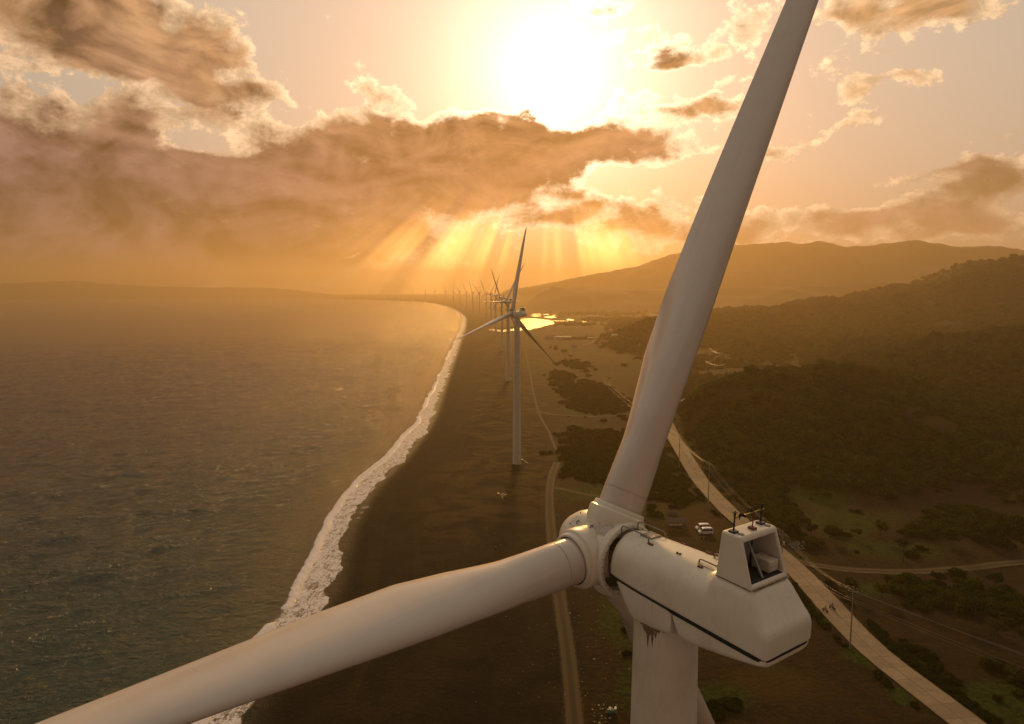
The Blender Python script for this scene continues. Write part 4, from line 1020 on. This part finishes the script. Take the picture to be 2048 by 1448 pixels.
CABL = [(-.9, -1.0, 'upper left'), (0, -.95, ''), (.9, -1.0, ''), (.2, -3.0, ''), (.2, -3.5, ''), (0, -.1, '')]
for k, (off, dz_, _) in enumerate(CABL):
    pts = []
    for i in range(len(PLX)-1):
        a = Vector((PLX[i][0], PLX[i][1], PLX[i][2]+dz_+(hz(PLX[i][0], PLX[i][1]) if i > 0 else 0)))+cn*off; b_ = Vector((PLX[i+1][0], PLX[i+1][1], PLX[i+1][2]+dz_+hz(PLX[i+1][0], PLX[i+1][1])))+cn*off
        pts += sag(a, b_, 1.3+.35*k, 12)[(1 if i else 0):]
    o = MB().tube(pts, .02 if k < 5 else .014, 5, caps=True).build('power_cable', M['cable'], None, smooth=True)
    tag(o, 'thin sagging cable strung along the concrete road poles', 'power cable', 'cables strung along the roadside poles')
# small poles by the far winding road, with their cables
FP = [(1419,716,9),(1442,730,10),(1429,741,10),(1412,749,9),(1447,771,11),(1456,774,8)]
fpv = []
for k, (u, v, h) in enumerate(FP):
    x, y = G(u, v); h = h*1.0+4
    fpv.append(pole(x, y, h, 'utility_pole', 'thin distant utility pole by the winding road at the foot of the wooded hills', 'distant utility poles by the winding road', arm=1.6, r=.16, ins=2)+Vector((0, 0, h)))
for k in range(4):
    pts = []
    for i in range(len(fpv)-1): pts += sag(fpv[i]+Vector((-1.2+k*.8, 0, -1.1)), fpv[i+1]+Vector((-1.2+k*.8, 0, -1.1)), 2.0, 8)[(1 if i else 0):]
    o = MB().tube(pts, .05, 4).build('power_cable', M['cable'], None, smooth=True); tag(o, 'faint looping cable between the distant poles by the winding road', 'power cable', 'cables between the distant poles')

# ------------------------------------------------------------------ two parked vans
def van(x, y, rz, label):
    e = empty('parked_van', (x, y, hz(x, y)), rz); tag(e, label, 'van', 'white vans parked by the thatched shelter')
    # side profile (x forward, z up)
    P_ = [(-2.35,.38),(-2.40,.9),(-2.36,1.55),(-2.25,2.05),(-2.0,2.24),(-.6,2.30),(.75,2.27),(1.15,2.16),(1.72,1.45),(2.10,1.12),(2.34,.98),(2.40,.70),(2.36,.38)]
    mb = MB(); n = len(P_)
    for yy, sc_ in ((-.84, 1), (-.80, 1), (.80, 1), (.84, 1)):
        for (a, b_) in P_:
            t2 = max(0, (b_-1.1))*.11; w_ = abs(yy)-t2; mb.v.append((a*(1.0 if abs(yy) < .82 else .985), math.copysign(w_, yy), b_ if abs(yy) < .82 else .38+(b_-.38)*.985))
    for j in range(3):
        for i in range(n): mb.f.append((j*n+i, j*n+(i+1) % n, (j+1)*n+(i+1) % n, (j+1)*n+i))
    mb.f += [tuple(range(n))[::-1], tuple(3*n+i for i in range(n))]
    mb.build('body', M['vanwhite'], e, bevel=.03, angle=35)
    def wz(b_): return .84-max(0, b_-1.1)*.11+.006
    for s_ in (-1, 1):
        for (xa, xb) in ((-2.1, -1.05), (-.98, .28)):
            MB().add([(xa, s_*wz(1.32), 1.32), (xb, s_*wz(1.32), 1.32), (xb, s_*wz(1.92), 1.92), (xa+.03, s_*wz(1.92), 1.92)], [(0, 1, 2, 3)]).build('side_window', M['glass'], e)
        MB().add([(.36, s_*wz(1.30), 1.30), (1.62, s_*wz(1.30), 1.30), (1.14, s_*wz(1.92), 1.92), (.36, s_*wz(1.92), 1.92)], [(0, 1, 2, 3)]).build('side_window', M['glass'], e)
        for xw in (-1.55, 1.50):
            w_ = MB().lathe([(s_*.66, .20), (s_*.66, .34), (s_*.86, .34), (s_*.875, .30)], 20, 'Y', c=(xw, 0, .34)).build('wheel', M['tyre'], e, angle=40)
            MB().lathe([(s_*.87, .02), (s_*.885, .19), (s_*.87, .20)], 14, 'Y', c=(xw, 0, .34)).build('rim', M['alu'], w_)
        MB().box((2.36, s_*.62, .86), (.08, .30, .18)).build('headlight', M['litter'], e)
        MB().box((-2.385, s_*.72, 1.1), (.06, .14, .42)).build('taillight', M['red'], e)
        MB().box((1.42, s_*.94, 1.30), (.12, .16, .22)).build('side_mirror', M['black'], e)
    MB().add([(1.20, -.70, 2.10), (1.20, .70, 2.10), (1.755, .78, 1.46), (1.755, -.78, 1.46)], [(0, 1, 2, 3)]).build('windscreen', M['glass'], e).location = (.012, 0, .012)
    MB().add([(-2.375, -.66, 1.40), (-2.375, .66, 1.40), (-2.29, .60, 1.98), (-2.29, -.60, 1.98)], [(0, 1, 2, 3)]).build('rear_window', M['glass'], e).location = (-.012, 0, 0)
    MB().box((2.36, 0, .50), (.14, 1.6, .18)).build('bumper', M['black'], e)
    return e
v1 = G(1411, 1069); v0 = G(1406, 1061.5)
van(v1[0], v1[1], math.radians(180+3), 'nearer white van with dark side windows, parked on bare earth')
van(v0[0]-.1, v0[1]+.3, math.radians(180+5), 'farther white van, half hidden behind the other parked van')
# ------------------------------------------------------------------ thatched shelter
hx, hy = G(1352, 1056)
e = empty('thatched_shelter', (hx, hy, hz(hx, hy)), math.radians(4)); tag(e, 'open thatched shelter of rough poles beside the parked vans', 'shelter')
mb = MB(); L_, W_, Z0, Z1 = 3.6, 2.0, 2.1, 3.2
for i in range(24):
    xa, xb = -L_+i*2*L_/24, -L_+(i+1)*2*L_/24+.05; j = random.uniform(-.10, .10)
    for s_ in (-1, 1): mb.add([(xa, 0, Z1+j), (xb, 0, Z1+j), (xb, s_*(W_+j*2), Z0+j), (xa, s_*(W_+j*2), Z0+j), (xa, 0, Z1+j-.15), (xb, 0, Z1+j-.15), (xb, s_*(W_+j*2), Z0+j-.15), (xa, s_*(W_+j*2), Z0+j-.15)], [(0, 1, 2, 3), (4, 7, 6, 5), (2, 6, 7, 3), (0, 4, 5, 1), (1, 5, 6, 2), (0, 3, 7, 4)])
mb.build('thatched_roof', M['thatch'], e)
for i in range(5):
    for s_ in (-1, 1): MB().tube([(-3.2+i*1.6, s_*1.7, -.2), (-3.2+i*1.6+random.uniform(-.1, .1), s_*1.7, 2.3)], .07, 6).build('post', M['wood'], e)
mb = MB()
for i in range(46):
    xa = -3.2+i*.14; mb.tube([(xa, -1.75, 0), (xa+random.uniform(-.08, .08), -1.75, random.uniform(.7, 1.5))], .035, 4)
mb.tube([(-3.2, -1.78, .9), (3.2, -1.78, .95)], .04, 4).build('pole_fence', M['wood'], e)
MB().box((0, .3, .45), (4.5, 1.4, .1)).box((-1.8, .3, .2), (.1, 1.2, .4)).box((1.8, .3, .2), (.1, 1.2, .4)).build('bamboo_bench', M['wood'], e)
for k, (u, v, lab, mat) in enumerate(((1344,1031,'heap of grey sticks just behind the thatched shelter', 'wood'), (1602,1093,'dark weathered rubble heap beyond the road behind the cooler housing', 'stone'))):
    x, y = G(u, v); mb = MB(); r5 = random.Random(k+5)
    for i in range(70):
        a = r5.random()*6.28; q = r5.random()**.5*(2.2+k*1.4); zz_ = (1-q/(2.4+k*1.6))*1.6
        p = Vector((math.cos(a)*q, math.sin(a)*q, max(.05, zz_*r5.random()))); d = Vector((r5.uniform(-1, 1), r5.uniform(-1, 1), r5.uniform(-.2, .6))).normalized()*r5.uniform(.4, 1.1)
        if k == 0: mb.tube([p-d, p+d], .05, 4)
        else: mb.box(p, (r5.uniform(.3, 1.1), r5.uniform(.3, .9), r5.uniform(.2, .6)), r5.random()*3, .7)
    o = mb.build('stick_heap' if k == 0 else 'rubble_heap', M[mat]); o.location = (x, y, hz(x, y)); tag(o, lab, 'heap')
# ------------------------------------------------------------------ people and motorcycles
def body(parent, joints, edges, radii, mat, name='body', sub=2):
    me = bpy.data.meshes.new(name); me.from_pydata(joints, edges, []); o = link_mesh(name, me, mat, parent)
    m = o.modifiers.new('skin', 'SKIN'); me.skin_vertices or None
    if not me.skin_vertices: me.attributes
    for v, r in zip(me.skin_vertices[0].data, radii): v.radius = (r, r)
    me.skin_vertices[0].data[0].use_root = True; m.use_smooth_shade = True
    s_ = o.modifiers.new('sub', 'SUBSURF'); s_.levels = sub; s_.render_levels = sub; return o
def skinned(parent, name, J, E_, mat, sub=2):
    import bmesh
    me = bpy.data.meshes.new(name); bm = bmesh.new(); lay = bm.verts.layers.skin.verify(); vs = []
    for i, (p, r) in enumerate(J):
        v = bm.verts.new(p); v[lay].radius = (r, r) if not isinstance(r, tuple) else r; v[lay].use_root = (i == 0); vs.append(v)
    for a, b_ in E_: bm.edges.new((vs[a], vs[b_]))
    bm.to_mesh(me); bm.free(); o = link_mesh(name, me, mat, parent); m = o.modifiers.new('skin', 'SKIN'); m.use_smooth_shade = True
    s_ = o.modifiers.new('sub', 'SUBSURF'); s_.levels = sub; s_.render_levels = sub; return o
BODY_E = [(0, 1), (1, 2), (2, 3), (3, 4), (4, 5), (5, 6), (2, 7), (7, 8), (8, 9), (9, 10), (2, 11), (11, 12), (12, 13), (13, 14), (0, 15), (15, 16), (16, 17), (17, 18), (0, 19), (19, 20), (20, 21), (21, 22)]
def person_at(x, y, z, rz, label, pose='stand', vest='lime', group=None, cl='cloth_dark'):
    e = empty('person', (x, y, z), rz); tag(e, label, 'person', group)
    if pose == 'stand':
        J = [((0,0,.95),.13),((0,.01,1.15),.125),((0,0,1.40),.12),((0,.01,1.50),.055),((0,.02,1.58),.085),((0,.03,1.66),.10),((0,.02,1.74),.07),
             ((.17,0,1.41),.065),((.25,.02,1.14),.045),((.26,.10,.90),.035),((.26,.13,.82),.035),((-.17,0,1.41),.065),((-.24,.03,1.14),.045),((-.22,.14,.92),.035),((-.21,.18,.85),.035),
             ((.10,0,.88),.095),((.12,.03,.48),.062),((.13,-.02,.09),.045),((.14,.12,.04),.04),((-.10,0,.88),.095),((-.14,-.03,.48),.062),((-.17,-.10,.09),.045),((-.18,.04,.04),.04)]
    else:
        J = [((0,-.10,.86),.13),((0,-.08,1.05),.125),((0,.0,1.30),.12),((0,.02,1.40),.055),((0,.05,1.48),.085),((0,.06,1.56),.10),((0,.05,1.64),.07),
             ((.18,.0,1.31),.06),((.28,.18,1.14),.045),((.30,.44,1.08),.035),((.30,.52,1.08),.035),((-.18,.0,1.31),.06),((-.28,.18,1.14),.045),((-.30,.44,1.08),.035),((-.30,.52,1.08),.035),
             ((.12,-.04,.84),.09),((.17,.38,.80),.06),((.17,.22,.38),.045),((.17,.36,.33),.04),((-.12,-.04,.84),.09),((-.17,.38,.80),.06),((-.17,.22,.38),.045),((-.17,.36,.33),.04)]
    skinned(e, 'body', J, BODY_E, M[cl])
    h5, h2 = Vector(J[5][0]), Vector(J[2][0])
    MB().lathe([(-.12, .03), (-.09, .07), (0, .095), (.07, .08), (.11, .03)], 12, c=tuple(h5+Vector((0, .015, 0)))).build('face', M['skin'], e, smooth=True)
    MB().lathe([(-.02, .10), (.04, .108), (.10, .085), (.135, .03)], 12, c=tuple(h5-Vector((0, .01, 0)))).build('hair', M['hair'], e, smooth=True)
    for s_, k in ((1, 10), (-1, 14)):
        p = Vector(J[k][0]); mb = MB().tube([p+Vector((0, -.03, .05)), p, p+Vector((0, .02, -.04))], [.032, .038, .03], 8)
        for f in range(4): mb.tube([p+Vector((0, -.02+f*.017, -.03)), p+Vector((-s_*.012, -.015+f*.017, -.08+.006*abs(f-1.5)))], .0085, 5)
        mb.tube([p+Vector((0, .03, .0)), p+Vector((-s_*.02, .055, -.035))], .010, 5).build('hand', M['skin'], e)
    if vest:
        c = (Vector(J[1][0])+h2)/2
        mb = MB(); lo, hi = Vector(J[1][0])-Vector((0, 0, .12)), h2+Vector((0, 0, .07)); vs = []
        for i, (t2, rx, ry) in enumerate(((0, .175, .145), (.5, .185, .15), (.85, .20, .145), (1.0, .15, .10))):
            p = lo.lerp(hi, t2)
            for k in range(16): a = 2*math.pi*k/16; vs.append(p+Vector((rx*math.cos(a), ry*math.sin(a), 0)))
        mb.add(vs, [(i*16+k, i*16+(k+1) % 16, (i+1)*16+(k+1) % 16, (i+1)*16+k) for i in range(3) for k in range(16)]).build('vest', M[vest], e, smooth=True)
    return e
for (u, v, rz, lab, ve) in ((883, 968, .6, 'person in a lime vest alone on the dark beach, farther from the tall tower', 'lime'), (929, 975, 2.2, 'person in a lime vest on the beach, nearer to the second turbine', 'lime'),
                        (992, 1101, .3, 'person in a lime vest above the pale blade, on the seaward side of a companion', 'lime'), (1002, 1098, -1.2, 'person in a lime vest above the pale blade, on the inland side of a companion', 'lime')):
    x, y = G(u, v); person_at(x, y, hz(x, y), rz, lab, 'stand', ve, 'people in lime vests on the beach')
def motorcycle(x, y, rz, label, group=None, col='black'):
    e = empty('motorcycle', (x, y, hz(x, y)+(.17 if group else 0)), rz); tag(e, label, 'motorcycle', group)   # heads along +y
    for yy in (-.62, .64):
        w_ = MB().lathe([(-.05, .24), (-.055, .30), (0, .32), (.055, .30), (.05, .24)], 24, 'X', c=(0, yy, .32)).build('wheel', M['tyre'], e, smooth=True)
        sp = MB()
        for k in range(6): a = k*math.pi/3; sp.tube([(0, yy, .32), (0, yy+.25*math.cos(a), .32+.25*math.sin(a))], .012, 4)
        sp.build('spokes', M['alu'], w_)
    MB().tube([(0, .64, .32), (0, .50, .80), (0, .42, 1.02)], .035, 6).build('front_fork', M['alu'], e)
    MB().tube([(-.34, .34, 1.04), (-.15, .44, 1.02), (.15, .44, 1.02), (.34, .34, 1.04)], .018, 6).build('handlebar', M['black'], e)
    MB().box((0, -.30, .80), (.26, .78, .10), taper=.8).build('saddle', M['black'], e, bevel=.03)
    MB().box((0, .16, .78), (.26, .42, .24), taper=.6).build('fuel_tank', M[col], e, bevel=.05)
    MB().box((0, .02, .44), (.28, .40, .30), taper=.8).build('engine', M['steel'], e, bevel=.03)
    MB().tube([(0, .46, .92), (0, .0, .60), (0, -.62, .32)], .03, 6).tube([(0, -.1, .66), (0, -.66, .78)], .03, 6).build('bike_frame', M['black'], e)
    MB().tube([(.14, .1, .34), (.15, -.3, .30), (.16, -.85, .38)], .035, 8).build('exhaust', M['alu'], e)
    MB().lathe([(.54, .04), (.60, .09), (.62, .08)], 12, 'Y', c=(0, 0, .92)).build('headlight', M['litter'], e)
    return e
for k, (u, v, lab, pl, col_, ve) in enumerate(((1650, 1224, 'dark motorcycle on the concrete road carrying a rider in lime and red', 'rider in a lime top seated on the nearer-edge motorcycle on the concrete road', 'rust', 'lime'),
                                  (1664, 1219, 'dark motorcycle keeping to the inland side of the concrete road', 'rider in dark clothes on the motorcycle at the inland side of the road', 'black', None))):
    x, y = G(u, v); rz = math.radians(205); motorcycle(x, y, rz, lab, 'motorcycles ridden on the concrete road', col_)
    person_at(x, y, hz(x, y)+.17, rz, pl, 'ride', ve, 'riders on the concrete road', 'cloth_dark' if k else 'cloth_red')
x, y = G(1407, 1081); motorcycle(x, y, math.radians(80), 'small dark motorcycle parked on bare earth in front of the vans')
# ------------------------------------------------------------------ village houses on the plain
def house(x, y, rz, l, w, h, wall, label, rtype='gable', n=3):
    e = empty('house', (x, y, hz(x, y)), rz); tag(e, label, 'house', 'houses on the coastal plain')
    MB().box((0, 0, h/2), (l, w, h)).build('wall', M[wall], e)
    if rtype == 'gable':
        o = .4; z0, z1 = h+.003, h+w*.24
        MB().add([(-l/2-o, -w/2-o, z0), (l/2+o, -w/2-o, z0), (l/2+o, w/2+o, z0), (-l/2-o, w/2+o, z0), (-l/2-o, 0, z1), (l/2+o, 0, z1)], [(0, 1, 5, 4), (2, 3, 4, 5), (0, 4, 3), (1, 2, 5), (0, 3, 2, 1)]).build('roof', M['roof'], e)
    else: MB().box((0, 0, h+.15), (l+.5, w+.5, .28)).build('roof', M['litter'], e)
    for i in range(n):
        xx_ = -l/2+l*(i+.5)/n; f = MB().box((xx_, -w/2-.02, h*.55), (l/n*.4, .06, h*.35)).build('window', M['glass'], e)
    MB().box((l/2*.1, -w/2-.03, 1.0), (.9, .08, 2.0)).build('door', M['wood'], e)
for (u, v, l, w, h, wl, rt_, rz, lab) in ((1126,679,26,9,4.5,'wallwhite','flat',.05,'long low white building between the beach track and the lagoon'), (1104,678,12,8,4,'wallwhite','gable',.1,'white house with a brown roof next to the long low building'), (1096,678,10,8,3.6,'wallyellow','gable',0,'small ochre house at the seaward end of the hamlet'),
     (1207,694,13,9,5.5,'wallyellow','gable',.3,'ochre house with a large pale gable beside the village road'), (1229,689,8,7,5.5,'wallwhite','flat',.1,'small white block house beside the village road'), (1181,679,9,6,3.2,'wallwhite','flat',0,'little white hut in the middle of the village fields'),
     (1184,638,34,14,9,'wallwhite','flat',.05,'wide two-storey white building far out on the plain'), (1307,645,24,12,8,'wallwhite','flat',.1,'white building on the low hill beside the raised blade'), (1148,695,8,6,3,'wallwhite','gable',.2,'tiny pale-gabled hut in the brown field'), (1122,634,16,9,6,'wallwhite','gable',0,'pale house by the far edge of the bright lagoon')):
    x, y = G(u, v); house(x, y, rz, l, w, h, wl, lab, rt_)
# ------------------------------------------------------------------ litter and small finds
x, y = G(1222, 1427)
e = empty('fishing_net_heap', (x, y, hz(x, y)), .3); tag(e, 'teal fishing net bundle heaped with pale rubbish at the foot of the near tower', 'net bundle')
mb = MB(); r6 = random.Random(9)
for i in range(26): mb.box((r6.gauss(0, .55), r6.gauss(0, .35), .25+r6.random()*.3), (r6.uniform(.3, .8), r6.uniform(.3, .6), r6.uniform(.15, .4)), r6.random()*3, .7)
mb.build('net', M['teal'], e, bevel=.05)
mb = MB()
for i in range(16): mb.box((r6.gauss(.1, .4), r6.gauss(.3, .3), .6+r6.random()*.3), (r6.uniform(.1, .5), r6.uniform(.05, .3), r6.uniform(.05, .2)), r6.random()*3)
mb.build('rubbish', M['cream'], e)
V = []; 
def flecks(n, cx, cy, sx, sy, s0, s1):
    for i in range(n):
        u, v = rng.normal(cx, sx), rng.normal(cy, sy)
        if v < 700 : continue
        x, y = G(u, v)
        if seg_dist(np.array([x]), np.array([y]), COAST)[0] < 12: continue
        z = hz(x, y); a = rng.uniform(0, 3.14); l = rng.uniform(s0, s1); w_ = l*rng.uniform(.15, .7); c_, s_ = math.cos(a), math.sin(a)
        b0 = [(x+c_*l-s_*w_, y+s_*l+c_*w_), (x-c_*l-s_*w_, y-s_*l+c_*w_), (x-c_*l+s_*w_, y-s_*l-c_*w_), (x+c_*l+s_*w_, y+s_*l-c_*w_)]
        V.append(([(p[0], p[1], z-.05) for p in b0]+[(p[0], p[1], z+.05+l*.25) for p in b0]))
flecks(70, 1080, 1330, 90, 70, .03, .13); flecks(60, 1210, 1280, 40, 80, .04, .17); flecks(26, 1205, 1425, 12, 12, .08, .22); flecks(50, 1000, 1080, 90, 70, .04, .16); flecks(18, 1000, 990, 9, 4, .12, .4); flecks(40, 1150, 900, 90, 60, .08, .25)
mb = MB()
for q in V: mb.add(q, [(0, 3, 2, 1), (4, 5, 6, 7), (0, 1, 5, 4), (1, 2, 6, 5), (2, 3, 7, 6), (3, 0, 4, 7)])
lmt, t, b = new_mat('beach_litter'); put(t, b.inputs['Base Color'], mix(t, noise(t, wpos(t), .6, 2, .5).step(.4, .6), (.12, .07, .02), (.25, .20, .16)))
o = mb.build('beach_litter', lmt); tag(o, 'pale driftwood flecks and litter scattered over the dark sand', 'litter', kind='stuff')
# shallow puddles left on the sand by the last wave
for k, (u, v, a_, b__) in enumerate(((730,1006,1.0,.8),(723,1017,.6,.6),(716,1027,.6,.5))):
    x, y = G(u, v, -.6); z = hz(x, y); mb = MB(); r7 = random.Random(k)
    pts = [(x+math.cos(t2)*a_*1.5*r7.uniform(.7, 1.2), y+math.sin(t2)*b__*2.6*r7.uniform(.7, 1.2)) for t2 in np.linspace(0, 6.28, 15)[:-1]]
    mb.v = [(p[0], p[1], hz(*p)+.05) for p in pts]; mb.f = [tuple(range(14))]
    o = mb.build('puddle', lm_); tag(o, kind='structure')

# ------------------------------------------------------------------ haze: one closed box of even air round everything
HZ_TOP = 372.0
mb = MB().box((0, 4600, (HZ_TOP-22)/2), (23600, 14000, HZ_TOP+22))
hm = bpy.data.materials.new('haze'); hm.use_nodes = True; t = hm.node_tree; t.nodes.clear()
pv = t.nodes.new('ShaderNodeVolumePrincipled'); ou = t.nodes.new('ShaderNodeOutputMaterial'); t.links.new(pv.outputs[0], ou.inputs['Volume'])
pv.inputs['Color'].default_value = (.86, .62, .34, 1); pv.inputs['Density'].default_value = 1/3800; pv.inputs['Anisotropy'].default_value = .60
hz_ = mb.build('haze', hm); tag(hz_, kind='stuff')
